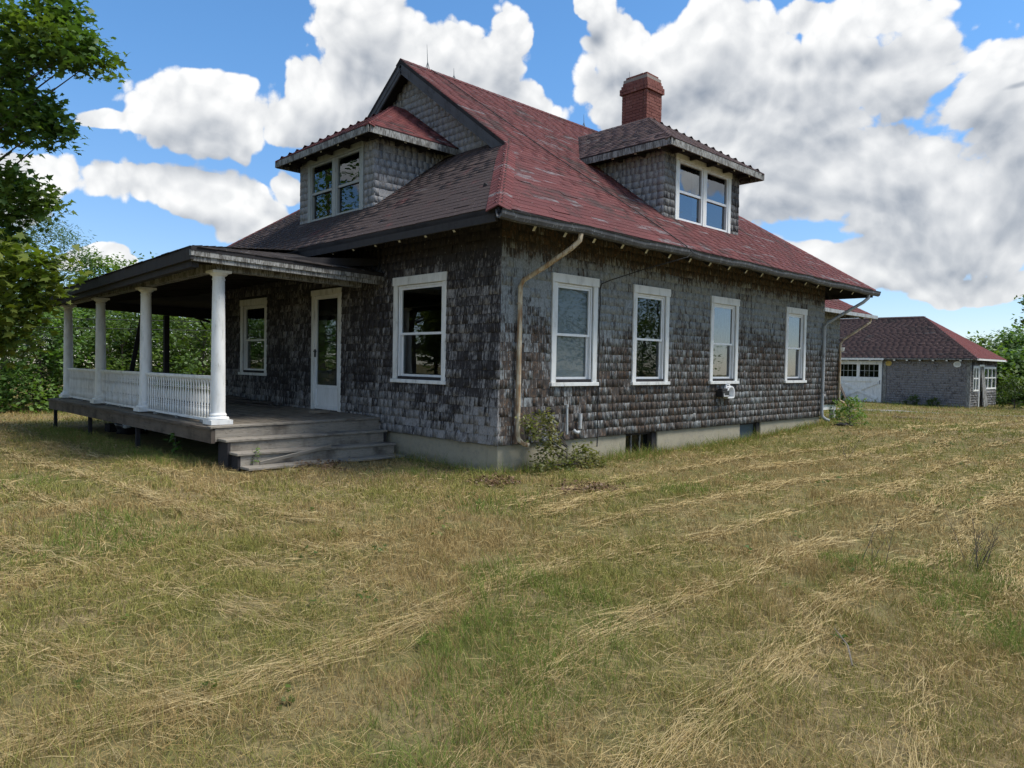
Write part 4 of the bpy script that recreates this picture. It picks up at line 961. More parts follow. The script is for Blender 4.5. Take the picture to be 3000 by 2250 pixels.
mb = MB(); a = (GX0-ov, GY0-ov, ez); b = (40.5+ov, GY0-ov, ez); c = (40.5+ov, LY+ov, ez); d = (GX0-ov, LY+ov, ez); r0_ = (rx_, ry_, rz_); r1_ = (rx_, LY-2.6, rz_)
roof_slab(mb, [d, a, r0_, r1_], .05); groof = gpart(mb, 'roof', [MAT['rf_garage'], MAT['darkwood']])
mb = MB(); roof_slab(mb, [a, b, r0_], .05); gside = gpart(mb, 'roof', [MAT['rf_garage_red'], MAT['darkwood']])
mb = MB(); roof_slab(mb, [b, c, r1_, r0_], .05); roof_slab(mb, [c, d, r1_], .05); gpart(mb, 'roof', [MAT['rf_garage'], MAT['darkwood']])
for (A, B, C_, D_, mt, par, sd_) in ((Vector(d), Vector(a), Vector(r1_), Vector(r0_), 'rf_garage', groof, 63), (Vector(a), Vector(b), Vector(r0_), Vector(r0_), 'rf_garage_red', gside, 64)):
    ux = (B-A).normalized(); nn = ux.cross(C_-A).normalized(); nn = nn if nn.z > 0 else -nn; uz = nn.cross(ux); fr_ = Fr(A, ux, nn, uz)
    L = (B-A).length; hS = (C_-A).dot(uz); uC = (C_-A).dot(ux); uD = (D_-A).dot(ux)
    course_shingles(fr_, -.02, hS, .13, lambda s: [(uC*s/hS, L+(uD-L)*s/hS)], mt, par, .28, .36, .007, seed=sd_, store=GS, jag=.003, tilt=.005)
caps(a, r0_, 'hip_cap', 'rf_garage', groof, step=.2)
caps(b, r0_, 'hip_cap', 'rf_garage_red', groof, step=.2)
caps(r0_, r1_, 'ridge_cap', 'rf_garage', groof, step=.2)
mb = MB(); mb.beam((GX0-ov, GY0-ov, ez-.06), (GX0-ov, LY, ez-.06), .03, .06); gpart(mb, 'fascia', MAT['greypaint'])
mb = MB(); mb.beam((GX0-ov, GY0-ov, ez-.06), (40.5+ov, GY0-ov, ez-.06), .03, .09); gpart(mb, 'fascia', MAT['white'])
mb = MB(); mb.box((GX0-ov-.02, 7.05, ez-.13), (GX0-ov+.02, 10.2, ez-.02)); gpart(mb, 'door_hood', MAT['white'])
for k in range(10):
    t_ = MB(); yy = GY0+.35+k*.62; t_.box((GX0-ov+.03, yy-.045, ez-.16), (GX0, yy+.045, ez-.07), 0); t_.box((GX0-ov+.024, yy-.047, ez-.162), (GX0-ov+.03, yy+.047, ez-.07), 1); gpart(t_, 'rafter_tail', [MAT['darkwood'], MAT['white']])
mb = MB(); FGA.box(mb, LY-GY0-.14, LY-GY0+.035, 0, .035, GZ-.3, .62); FGA.box(mb, LY-GY0+.0, LY-GY0+.035, -.14, 0, GZ-.3, .62); gpart(mb, 'corner_board', MAT['greypaint'])
mb = MB(); FGA.box(mb, du1+.03, du1+.2, 0, .04, GZ-.2, .55); gpart(mb, 'door_post', MAT['greypaint'])
# sliding door
zb, zt = -1.80, .49
mb = MB(); FGA.box(mb, du0, du1, .02, .06, zb, zt); gd = gpart(mb, 'sliding_door', MAT['white'])
Wd = du1-du0; Hd = zt-zb
def fu(f): return du0+Wd*f
def fz(f): return zt-Hd*f
n_ = 12
for k in range(n_):
    t_ = MB(); FGA.box(t_, fu(.03)+k*(Wd*.94/n_)+.004, fu(.03)+(k+1)*(Wd*.94/n_)-.004, .06, .072, fz(.93), fz(.50)); gpart(t_, 'board', MAT['white'], gd)
t_ = MB()
for q in ((0, .03, 0, 1), (.93, 1, 0, 1)): FGA.box(t_, fu(q[0]), fu(q[1]), .06, .10, fz(q[3]), fz(q[2]))
for q in ((.03, .93, 0, .085), (.03, .93, .395, .50), (.03, .93, .93, .985), (.435, .505, .085, .395)): FGA.box(t_, fu(q[0]), fu(q[1]), .06, .10, fz(q[3]), fz(q[2]))
gpart(t_, 'rail', MAT['white'], gd)
for s_, oo in ((0, .088), (1, .092)):
    t_ = MB(); p_ = FGA.p(fu(.05), oo, fz(.91 if s_ else .52)); q_ = FGA.p(fu(.91), oo, fz(.52 if s_ else .91)); t_.beam(p_, q_, .13, .05, upv=(-1, 0, 0)); gpart(t_, 'brace', MAT['white'], gd)
for (a0, a1) in ((.03, .435), (.505, .93)):
    for i in range(4):
        for j in range(2):
            t_ = MB(); FGA.box(t_, fu(a0+(a1-a0)*i/4)+.012, fu(a0+(a1-a0)*(i+1)/4)-.012, .062, .066, fz(.09+.30*(j+1)/2)+.012, fz(.09+.30*j/2)-.012); gpart(t_, 'pane', MAT['gpane'] if False else MAT['glassdark'], gd)
    t_ = MB()
    for i in range(1, 4): FGA.box(t_, fu(a0+(a1-a0)*i/4)-.011, fu(a0+(a1-a0)*i/4)+.011, .067, .08, fz(.39), fz(.09))
    FGA.box(t_, fu(a0), fu(a1), .067, .082, fz(.24)-.011, fz(.24)+.011); gpart(t_, 'muntin', MAT['casing2'], gd)
    t_ = MB(); FGA.box(t_, fu(a0)+.001, fu(a1)-.001, .0605, .0615, fz(.39), fz(.09)); gpart(t_, 'dark_backing', MAT['bag_dark_inside'], gd)
t_ = MB(); t_.tube([FGA.p(fu(.965), .10, fz(.47)), FGA.p(fu(.965), .15, fz(.475)), FGA.p(fu(.965), .15, fz(.545)), FGA.p(fu(.965), .10, fz(.55))], .018, 6); gpart(t_, 'handle', MAT['metal'], gd)
# side wall windows and leaning door
def simple_window(fr, u0, u1, z0, z1, n_, mull=.05):
    c_ = MB()
    FGB.box(c_, u0, u1, 0, .05, z1-.12, z1); FGB.box(c_, u0, u1, 0, .06, z0-.02, z0+.06)
    for k in range(n_+1): q = u0+(u1-u0)*k/n_; FGB.box(c_, max(u0, q-.05), min(u1, q+.05), 0, .045, z0+.06, z1-.12)
    w_ = gpart(c_, 'window', MAT['white'])
    for k in range(n_):
        a_ = u0+(u1-u0)*k/n_+.05; b_ = u0+(u1-u0)*(k+1)/n_-.05; zm = (z0+z1)/2
        t_ = MB(); FGB.box(t_, a_, b_, 0, .04, zm-.03, zm+.03); gpart(t_, 'meeting_rail', MAT['white'], w_)
        for (p_, q_) in ((z0+.06, zm-.03), (zm+.03, z1-.12)): t_ = MB(); FGB.box(t_, a_, b_, .004, .010, p_, q_); gpart(t_, 'pane', MAT['glass'], w_)
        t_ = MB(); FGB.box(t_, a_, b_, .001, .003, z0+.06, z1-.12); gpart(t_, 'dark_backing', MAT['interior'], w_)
simple_window(FGB, .52, 1.5, -1.0, .28, 2); simple_window(FGB, 2.55, 4.98, -.92, .26, 3)
t_ = MB(); FGB.box(t_, 1.55, 1.66, 0, .06, GZ-.1, .36); FGB.box(t_, 2.4, 2.5, 0, .06, -.9, .36); FGB.box(t_, 1.66, 2.4, 0, .06, .26, .36); gpart(t_, 'door_casing', MAT['white'])
t_ = MB(); FGB.box(t_, 1.66, 2.4, .004, .012, GZ-.1, .26); gpart(t_, 'doorway', MAT['bag_dark_inside'])  # black sheet on the solid wall, standing in for the unlit inside
t_ = MB(); t_.hexa([FGB.p(1.85, .24, GZ-.02), FGB.p(2.60, .26, GZ-.02), FGB.p(2.60, .22, GZ-.02), FGB.p(1.85, .20, GZ-.02), FGB.p(1.80, .06, .22), FGB.p(2.36, .06, .22), FGB.p(2.36, .02, .22), FGB.p(1.80, .02, .22)])
gp_ = t_.build('old_door', MAT['greypaint']); tag(gp_, 'grey weathered door leaning in the garage side doorway', 'door')
emit(GS, 'shingle', 0)
# oval signs
def oval(name, y, z, ry, rz2, mt, ink, label):
    mb = MB(); cc = FGA.p(LY-y, .03, z)
    ring = [FGA.p(LY-y+ry*math.cos(t), .03, z+rz2*math.sin(t)) for t in np.linspace(0, 2*math.pi, 24, endpoint=False)]
    rin2 = [q+Vector((-.03, 0, 0)) for q in ring]; n_ = 24
    mb.add(ring+rin2, [tuple(range(n_, 2*n_)), tuple(range(n_))[::-1]]+[(i, (i+1) % n_, n_+(i+1) % n_, n_+i) for i in range(n_)], 0)
    o = mb.build(name, MAT[mt]); tag(o, label, 'sign')
    for dz, hw in ((.045, .5), (0, .62), (-.045, .45)):
        l = MB(); u = -hw*ry
        while u < hw*ry: w_ = random.uniform(.02, .05); FGA.box(l, LY-y+u, LY-y+u+w_*.7, .0605, .062, z+dz-.009, z+dz+.009); u += w_
        l.build('lettering', MAT[ink], o)
    return o
oval('oval_sign', 6.90, .36, .16, .135, 'yellowsign', 'signink2', 'round yellow sign high on garage wall beside the white door')
oval('oval_sign', 3.64, .345, .175, .155, 'whitesign', 'signink', 'oval white sign near the right corner of the garage wall')

# ------------------------------------------------------------------ TREES
def leaf_fn(c1, c2, c3, transl=.35):
    def make(name):
        m_ = bpy.data.materials.new(name); m_.use_nodes = True; t = m_.node_tree; t.nodes.clear(); n = NT(t)
        r0 = n.n('ShaderNodeAttribute', attribute_name='rnd').outputs['Fac']; oi = n.n('ShaderNodeObjectInfo').outputs['Random']
        pos = n.n('ShaderNodeNewGeometry').outputs['Position']
        c = n.mixc(r0, c1, c2); c = n.mixc(n.m('MULTIPLY', n.sstep(n.noise(pos, .9, 3, .6), .45, .65), .8), c, c3)
        hs = n.n('ShaderNodeHueSaturation', {'Hue': n.m('ADD', .485, n.m('MULTIPLY', oi, .03)), 'Value': n.m('ADD', .8, n.m('MULTIPLY', oi, .4)), 'Color': c}).outputs[0]
        d = n.n('ShaderNodeBsdfPrincipled', {'Base Color': hs, 'Roughness': .5, 'Specular IOR Level': .3}); tr = n.n('ShaderNodeBsdfTranslucent', {'Color': n.mixc(1, hs, (1.3, 1.5, .5), 'MULTIPLY')})
        mx = n.n('ShaderNodeMixShader', {0: transl, 1: d.outputs[0], 2: tr.outputs[0]}); n.n('ShaderNodeOutputMaterial', {'Surface': mx.outputs[0]}); return m_
    return make
MAT['lf_maple'] = leaf_fn((.060, .105, .026), (.105, .16, .036), (.15, .19, .04))('maple_leaf')
MAT['lf_yellow'] = leaf_fn((.11, .18, .035), (.20, .26, .045), (.19, .23, .035))('young_maple_leaf')
MAT['lf_wood'] = leaf_fn((.075, .13, .038), (.13, .20, .056), (.18, .25, .06))('woodland_leaf')
MAT['lf_loc'] = leaf_fn((.070, .115, .058), (.105, .155, .075), (.12, .17, .08))('locust_leaf')
MAT['lf_far'] = leaf_fn((.070, .12, .04), (.12, .19, .05), (.16, .23, .06))('far_leaf')
MAT['lf_pine'] = leaf_fn((.035, .065, .035), (.055, .09, .045), (.06, .10, .05), .15)('pine_needle')
MAT['lf_shrub'] = leaf_fn((.085, .10, .035), (.17, .16, .06), (.24, .20, .10))('shrub_leaf')
MAT['lf_weed'] = leaf_fn((.06, .11, .025), (.09, .16, .03), (.14, .20, .03))('weed_leaf')
MAT['bark'] = mat('bark', lambda n, p: (n.mixc(n.noise(n.v('MULTIPLY', p, (14, 14, 3)), 1, 4, .6), (.045, .04, .034), (.12, .105, .09)), n.noise(n.v('MULTIPLY', p, (20, 20, 4)), 1, 4, .6)), .95, .1, .02)
MAPLE = np.array([(0,0),(.18,.05),(.46,.0),(.30,.22),(.50,.52),(.24,.46),(.16,.62),(0,1.0),(-.16,.62),(-.24,.46),(-.50,.52),(-.30,.22),(-.46,.0),(-.18,.05)])
DIAM = np.array([(0,0),(.28,.40),(0,1.0),(-.28,.40)])
LONG = np.array([(0,0),(.12,.35),(0,1.0),(-.12,.35)])
BLADE2 = np.array([(-.03,0),(.03,0),(.02,1.0),(-.02,1.0)])
def leaf_cloud(centers, radii, counts, size, shape, seed, flat=.5, squash=.75, droop=.25):
    g = np.random.default_rng(seed); V = []; n_tot = int(sum(counts)); k = len(shape)
    pos = np.concatenate([c+np.clip(g.normal(0, .55, (n, 3)), -1.25, 1.25)*np.array([r, r, r*squash]) for c, r, n in zip(centers, radii, counts)])
    nv = g.normal(0, 1, (n_tot, 3)); nv[:, 2] = np.abs(nv[:, 2])+flat*2; nv /= np.linalg.norm(nv, axis=1)[:, None]
    t = g.normal(0, 1, (n_tot, 3)); t[:, 2] -= droop*2; t -= nv*(t*nv).sum(1)[:, None]; t /= np.linalg.norm(t, axis=1)[:, None]
    b = np.cross(nv, t); s = size*g.uniform(.65, 1.25, n_tot)
    V = pos[:, None, :]+(b[:, None, :]*shape[None, :, :1]+t[:, None, :]*shape[None, :, 1:])*s[:, None, None]
    V = V-nv[:, None, :]*(np.abs(shape[None, :, :1])*.35*s[:, None, None])
    F = (np.arange(k)[None]+np.arange(n_tot)[:, None]*k)
    return V.reshape(-1, 3), F, g.random(n_tot)
def make_tree(name, loc, label, centers, radii, counts, size, shape, lf, seed, h_trunk, r_trunk, group=None, limbs=True, cat='tree', squash=.8, flat=.5, crown_name='crown', trunk_name='trunk', droop=.25):
    """centers in world coordinates"""
    root = empty(name, loc); tag(root, label, cat, group); L = Vector(loc); rr = random.Random(seed)
    C = np.array(centers)-np.array(loc)
    v, f, r_ = leaf_cloud(C, radii, counts, size, shape, seed, flat, squash, droop)
    me = np_mesh(crown_name, v, f, MAT[lf], r_); o = bpy.data.objects.new(crown_name, me); link(o, root)
    mb = MB(); top = Vector((rr.uniform(-.1, .1)*h_trunk*.2, rr.uniform(-.1, .1)*h_trunk*.2, h_trunk))
    nseg = 6; tp = [Vector((0, 0, -.25))]+[top*(i/nseg)+Vector((rr.uniform(-.04, .04), rr.uniform(-.04, .04), 0))*h_trunk*.12 for i in range(1, nseg+1)]
    mb.tube(tp, [r_trunk*(1.15-.85*i/nseg) for i in range(nseg+1)], 8)
    if limbs:
        for c in C:
            c = Vector(c); hz_ = math.hypot(c.x, c.y); zs = min(h_trunk*.95, max(h_trunk*.22, c.z-hz_*.55)); i = zs/h_trunk
            s_ = top*i; mid = s_.lerp(c, .5)+Vector((rr.uniform(-.1, .1), rr.uniform(-.1, .1), rr.uniform(0, .12)))*hz_*.5
            r0 = min(.035, max(.010, r_trunk*(1-.8*i)*.38)); mb.tube([s_, s_.lerp(mid, .5), mid, mid.lerp(c, .6), c], [r0, r0*.8, r0*.6, r0*.38, r0*.15], 5, cap=False)
    mb.build(trunk_name, MAT['bark'], root, smooth=True)
    return root
def blob_crown(loc, h, rad, n, seed, low=.25, taper=.6):
    g = random.Random(seed); cs = []; rs = []
    for i in range(n):
        t = (i+g.random())/n; z = h*(low+(1-low)*t); prof = rad*(math.sin(math.pi*min(1, .18+.80*t))**taper)
        a = i*2.399+g.uniform(-.4, .4); q = prof*math.sqrt(g.uniform(.15, 1))
        cs.append((loc[0]+q*math.cos(a), loc[1]+q*math.sin(a), loc[2]+z-.1*h*(1-t)*.3)); rs.append(rad*g.uniform(.24, .42))
    return cs, rs
def polar(az, dist): return (CAM.x+dist*math.cos(R(az)), CAM.y+dist*math.sin(R(az)))
# big maple reaching in from the left
def px_pts(lst, sh=0): return [CAM+px_dir((x+sh)*K, y*K)*d for x, y, d in lst]
tgt = [(15,30,15.6),(60,40,15.4),(105,60,15),(35,85,15.5),(85,105,15),(135,95,14.7),(165,60,14.9),(185,100,14.5),(210,108,14.3),(222,132,14.2),(15,130,15.8),(60,160,15.4),(25,180,15.6),(120,20,15.3),(165,20,15.2),(75,125,15.2),(150,125,14.7),
       (75,208,15),(115,232,14.8),(30,235,15.5),(70,255,15.1),(130,262,14.6),(142,280,14.5),(110,270,14.8),(15,270,15.7),(45,285,15.3),(5,215,15.8),
       (25,405,15.2),(55,400,15),(90,425,14.7),(112,430,14.6),(25,450,15.2),(60,455,15),(20,500,15.3),(10,540,15.4),(30,385,15.1),(45,520,15.2)]
vis = px_pts(tgt, -20)
lx, ly = polar(89.0, 18.0)
lz = gz1(lx, ly)
more = []; g_ = random.Random(3)
for i in range(46):
    a = g_.uniform(0, 6.28); q = g_.uniform(.8, 4.6); zz = g_.uniform(3.0, 11.5); q *= math.sin(min(3.0, .5+zz/12*2.3))
    p_ = (lx+q*math.cos(a), ly+q*math.sin(a), lz+zz)
    d_ = Vector(p_)-CAM; xx = d_.dot(r2)/d_.dot(fw)
    if xx > -.84: continue
    more.append(p_)
allc = [tuple(p_) for p_ in vis]+more
make_tree('maple_tree', (lx, ly, lz), 'large dark green maple reaching its boughs over the porch from the left edge', allc, [.33]*len(vis)+[.85]*len(more), [165]*len(vis)+[200]*len(more), .125, MAPLE, 'lf_maple', 5, 8.0, .26, droop=.5)
tgt = [(20,545,14.2),(60,560,14),(100,575,13.9),(135,578,13.7),(30,590,14.2),(75,605,14),(115,615,13.9),(20,640,14.3),(60,650,14),(100,655,14),(30,690,14.3),(70,690,14.1),(20,735,14.4),(50,745,14.3)]
vis = px_pts(tgt, -22); lx2, ly2 = polar(85.5, 15.6); lz2 = gz1(lx2, ly2)
more = [(lx2-.6+g_.uniform(-.9, .5), ly2+g_.uniform(-1, 1), lz2+g_.uniform(1.0, 3.8)) for i in range(12)]
make_tree('maple_tree', (lx2, ly2, lz2), 'young yellow-green maple at the left end of the porch', [tuple(p_) for p_ in vis]+more, [.36]*len(vis)+[.5]*12, [95]*len(vis)+[100]*12, .15, MAPLE, 'lf_yellow', 6, 3.2, .07, droop=.4)
# woods behind the porch
WOODS = [(92, 30, 8.5, 2.8, 'wood'), (88, 32, 8.0, 2.6, 'wood'), (84.3, 31, 7.6, 2.4, 'loc'), (80.9, 29.5, 7.2, 2.1, 'loc'), (78.2, 31, 6.3, 1.8, 'loc'), (75.6, 32, 5.4, 1.8, 'wood'), (72.6, 31, 5.0, 1.9, 'wood'), (69.6, 32, 5.1, 1.8, 'wood'), (66.6, 31, 5.0, 1.8, 'wood')]
WL = ['wide leafy tree just beyond the left edge, behind the big maple', 'tall woodland tree at the far left edge, partly hidden by maple boughs', 'grey-green feathery tree rising left of the porch roof', 'tallest feathery tree above the left end of the porch roof', 'feathery tree whose crown slopes down to meet the porch roof edge', 'leafy tree seen between the first two porch columns from the left', 'leafy tree seen behind the leaning plank on the porch', 'leafy tree behind the upright dark porch post', 'leafy tree seen just left of the nearest porch column']
for i, ((a_, d_, h_, r_, kd), lb) in enumerate(zip(WOODS, WL)):
    x, y = polar(a_, d_); z = gz1(x, y); cs, rs = blob_crown((x, y, z), h_, r_, 26, 70+i, .18)
    make_tree('woodland_tree', (x, y, z), lb, cs, rs, [260 if kd == 'wood' else 330]*26, .17 if kd == 'wood' else .16, DIAM if kd == 'wood' else LONG, 'lf_wood' if kd == 'wood' else 'lf_loc', 70+i, h_*.7, .10, 'trees behind the porch')
BUSH = [(91, 24.5, 3.4, 1.7), (87.5, 25.5, 3.8, 1.8), (84.2, 24.5, 3.6, 1.6), (81.6, 26, 3.9, 1.7), (79.0, 25, 3.2, 1.5), (76.6, 26.5, 3.6, 1.5), (74.1, 25.5, 3.3, 1.5), (71.6, 26.5, 3.7, 1.5), (69.0, 25.5, 3.5, 1.5), (66.4, 26.5, 3.6, 1.6)]
BL = ['bushy sapling outside the left edge', 'bushy sapling at the far left edge of the lawn', 'dense bush left of the porch, below the feathery trees', 'dense bush just left of the far porch column', 'bush directly behind the far porch column', 'bush behind the leftmost railing section', 'bush behind the second porch column from the left', 'bush behind the middle railing section', 'bush between the dark post and the near column', 'bush hidden behind the nearest porch column']
for i, ((a_, d_, h_, r_), lb) in enumerate(zip(BUSH, BL)):
    x, y = polar(a_, d_); z = gz1(x, y); cs, rs = blob_crown((x, y, z), h_, r_, 20, 170+i, .04, .45)
    make_tree('bush', (x, y, z), lb, cs, rs, [210]*20, .155, DIAM, 'lf_wood', 170+i, h_*.6, .05, 'bushes along the wood edge', cat='bush')
# right edge tree, seen as a bough at the frame edge, and trees mirrored in the window panes
x, y = polar(3.6, 45); z = gz1(x, y); cs, rs = blob_crown((x, y, z), 10, 2.3, 24, 301, .22)
vis = px_pts([(2206, 645, 43), (2217, 655, 43), (2203, 690, 43), (2210, 700, 43), (2216, 715, 43), (2226, 670, 43)])
make_tree('oak_tree', (x, y, z), 'tree beyond the right edge with one bough reaching into view', cs+[tuple(p_) for p_ in vis], rs+[.30]*6, [110]*24+[20]*6, .24, DIAM, 'lf_maple', 301, 6.5, .16)
REF = [((15.5, -11.0), 12.5, 2.9, 'dark tall tree mirrored in the second window of the right wall'), ((33, -20), 9, 3.0, 'distant tree mirrored low in the rightmost window'), ((41, -27), 9, 3.2, 'distant tree mirrored low in the third window'), ((24, -22), 10, 3.0, 'tree mirrored at the edge of the third window')]
for i, ((x, y), h_, r_, lb) in enumerate(REF):
    z = gz1(x, y); cs, rs = blob_crown((x, y, z), h_, r_, 22, 320+i, .15)
    make_tree('field_tree', (x, y, z), lb, cs, rs, [230]*22, .20, DIAM, 'lf_wood', 320+i, h_*.7, .15, 'trees across the field')
for i, (x, y, h_, lb) in enumerate([(-16, 33, 19, 'tall dark tree outside the left edge mirrored in the porch-side dormer panes'), (-24, 36, 18, 'second tall tree farther left, mirrored in the porch-side dormer'), (-12, 41, 19, 'tall tree behind the wood edge, out of view, mirrored in the door glass')]):
    z = gz1(x, y); cs, rs = blob_crown((x, y, z), h_, 4.2, 30, 350+i, .12); make_tree('tall_tree', (x, y, z), lb, cs, rs, [170]*30, .34, DIAM, 'lf_wood', 350+i, h_*.75, .25, 'tall trees left of the view')
# far trees by the garage
FAR = [(12.4, 62, 5.2, 2.6, 'far', 'light green tree nearest the garage roof slope, in the far tree line'), (11.5, 66, 6.0, 2.2, 'pine', 'dark pointed pine in the far tree line right of the garage'), (10.9, 61, 5.3, 2.4, 'far', 'bright green round tree in the far tree line at right'), (10.1, 64, 6.0, 2.6, 'wood', 'dark leafy tree at the right edge of the far tree line'),
       (13.5, 72, 6.2, 3.0, 'far', 'light green treetop just above the garage roof edge'), (9.0, 66, 6.3, 3.0, 'pine', 'dark pine just outside the right edge of the tree line'), (7.6, 62, 6.0, 3.0, 'wood', 'leafy tree outside the right edge of the tree line'),
       (11.9, 52, 3.0, 2.0, 'wood', 'lower dark green tree right behind the garage corner'), (10.6, 53, 3.0, 2.0, 'wood', 'lower dark green tree at the right edge beside the garage')]
for i, (a_, d_, h_, r_, kd, lb) in enumerate(FAR):
    x, y = polar(a_, d_); z = gz1(x, y); cs, rs = blob_crown((x, y, z), h_+ (0), r_, 24, 400+i, .06, 1.1 if kd == 'pine' else .5)
    make_tree('far_tree', (x, y, z), lb, cs, rs, [130]*24, .34, DIAM if kd != 'pine' else LONG, 'lf_'+kd, 400+i, h_*.7, .14, 'far tree line by the garage')
x, y = polar(11.15, 44.5); z = gz1(x, y); cs, rs = blob_crown((x, y, z), 1.6, .9, 10, 430, .1, .4)
make_tree('bush', (x, y, z), 'rounded bush in the field right of the garage', cs, rs, [120]*10, .13, DIAM, 'lf_weed', 430, .8, .03, cat='bush')
for i, (yy, hh, lb) in enumerate([(5.55, .5, 'low dark shrub against the middle of the garage wall'), (4.6, .45, 'low yellow-green plant at the garage wall below the white sign'), (9.3, .42, 'small plant in front of the white garage door')]):
    z = gz1(GX0-.45, yy); cs, rs = blob_crown((GX0-.45, yy, z), hh, .38, 6, 440+i, .2, .4)
    make_tree('low_shrub', (GX0-.45, yy, z), lb, cs, rs, [70]*6, .09, DIAM, 'lf_weed', 440+i, hh*.6, .015, cat='shrub')
# shrub at the house corner
sp = Vector((.95, -.40, 0)); sp.z = gz1(sp.x, sp.y)
cs = [(.55, -.3, -1.32), (.62, -.28, -1.15), (.66, -.26, -.98), (.70, -.25, -.84), (.42, -.24, -.92), (.36, -.24, -.78), (.82, -.28, -1.05), (.85, -.3, -1.22), (.70, -.35, -1.38), (1.0, -.4, -1.36), (1.15, -.4, -1.26), (1.30, -.42, -1.22), (1.42, -.45, -1.32), (1.55, -.5, -1.42), (1.25, -.5, -1.43), (.45, -.4, -1.44), (.88, -.5, -1.46), (.68, -.24, -.73)]
make_tree('corner_shrub', tuple(sp), 'wilting shrub with yellowing leaves at the near foundation of the right wall', cs, [.12]*len(cs), [105]*len(cs), .062, DIAM, 'lf_shrub', 451, .35, .012, cat='shrub', squash=.9)
x, y = 10.55, -.55; z = gz1(x, y); cs, rs = blob_crown((x, y, z), .30, .38, 10, 460, .1, .4)
make_tree('weed_clump', (x, y, z), 'green weed clump at the far downspout of the house', cs, [q*.8 for q in rs], [30]*10, .075, LONG*np.array([1.6, 1]), 'lf_weed', 460, .2, .008, cat='weeds')
x, y = 13.4, .55; z = gz1(x, y); cs, rs = blob_crown((x, y, z), .6, .5, 9, 461, .1, .4)
make_tree('weed_clump', (x, y, z), 'green weeds under the white footing of the ell', cs, rs, [60]*9, .09, DIAM, 'lf_weed', 461, .4, .012, cat='weeds')

# ------------------------------------------------------------------ GRASS
def vnoise(x, y, sc, seed):
    g = np.random.default_rng(seed); G = g.random((128, 128)); fx = x/sc+1000; fy = y/sc+1000
    ix = np.floor(fx).astype(int); iy = np.floor(fy).astype(int); tx = fx-ix; ty = fy-iy; tx = tx*tx*(3-2*tx); ty = ty*ty*(3-2*ty)
    a = G[ix % 128, iy % 128]; b = G[(ix+1) % 128, iy % 128]; c = G[ix % 128, (iy+1) % 128]; d = G[(ix+1) % 128, (iy+1) % 128]
    return (a*(1-tx)+b*tx)*(1-ty)+(c*(1-tx)+d*tx)*ty
def grass_mat(name, c1, c2, c3, transl=.2):
    m_ = bpy.data.materials.new(name); m_.use_nodes = True; t = m_.node_tree; t.nodes.clear(); n = NT(t)
    r0 = n.n('ShaderNodeAttribute', attribute_name='rnd').outputs['Fac']; oi = n.n('ShaderNodeObjectInfo').outputs['Random']
    c = n.mixc(r0, c1, c2); c = n.mixc(n.m('MULTIPLY', oi, .6), c, c3)
    d = n.n('ShaderNodeBsdfDiffuse', {'Color': c}); tr = n.n('ShaderNodeBsdfTranslucent', {'Color': c})
    mx = n.n('ShaderNodeMixShader', {0: transl, 1: d.outputs[0], 2: tr.outputs[0]}); n.n('ShaderNodeOutputMaterial', {'Surface': mx.outputs[0]}); return m_
MAT['g_green'] = grass_mat('grass_green', (.115, .145, .030), (.30, .315, .082), (.34, .28, .10))
MAT['g_dry'] = grass_mat('grass_dry', (.27, .185, .078), (.57, .44, .205), (.32, .225, .092))
MAT['g_hay'] = grass_mat('hay_straw', (.42, .32, .155), (.58, .465, .25), (.34, .26, .12), .1)
MAT['g_lush'] = grass_mat('grass_lush', (.14, .20, .04), (.21, .28, .06), (.16, .21, .05), .3)

MAT['deadleaf'] = leaf_fn((.10, .058, .030), (.19, .12, .065), (.14, .085, .05), .05)('dead_leaf')
GM = [MAT['g_green'], MAT['g_dry'], MAT['g_lush'], MAT['g_hay']]
def tri_mesh(name, V, F, mi, rv, mats):
    me = np_mesh(name, V, F, mats, rv); me.polygons.foreach_set('material_index', mi.astype(np.int32)); return me
g_ = np.random.default_rng(99)
def blocked(X, Y):
    bl = ((X > -.02) & (X < XR) & (Y > 0) & (Y < W)) | ((X > -2.75) & (X < .1) & (Y > 2.0) & (Y < 11.3)) | ((X > -2.75) & (X < -.05) & (Y > yf(X)-.72) & (Y < 2.9)) | ((X > GX0) & (X < 40.5) & (Y > GY0)) | ((X > XR) & (X < EX1) & (Y > EY+.1) & (Y < 5.2))
    return bl
def gzc(X, Y): return np.concatenate([gz(X[i:i+40000], Y[i:i+40000]) for i in range(0, len(X), 40000)])
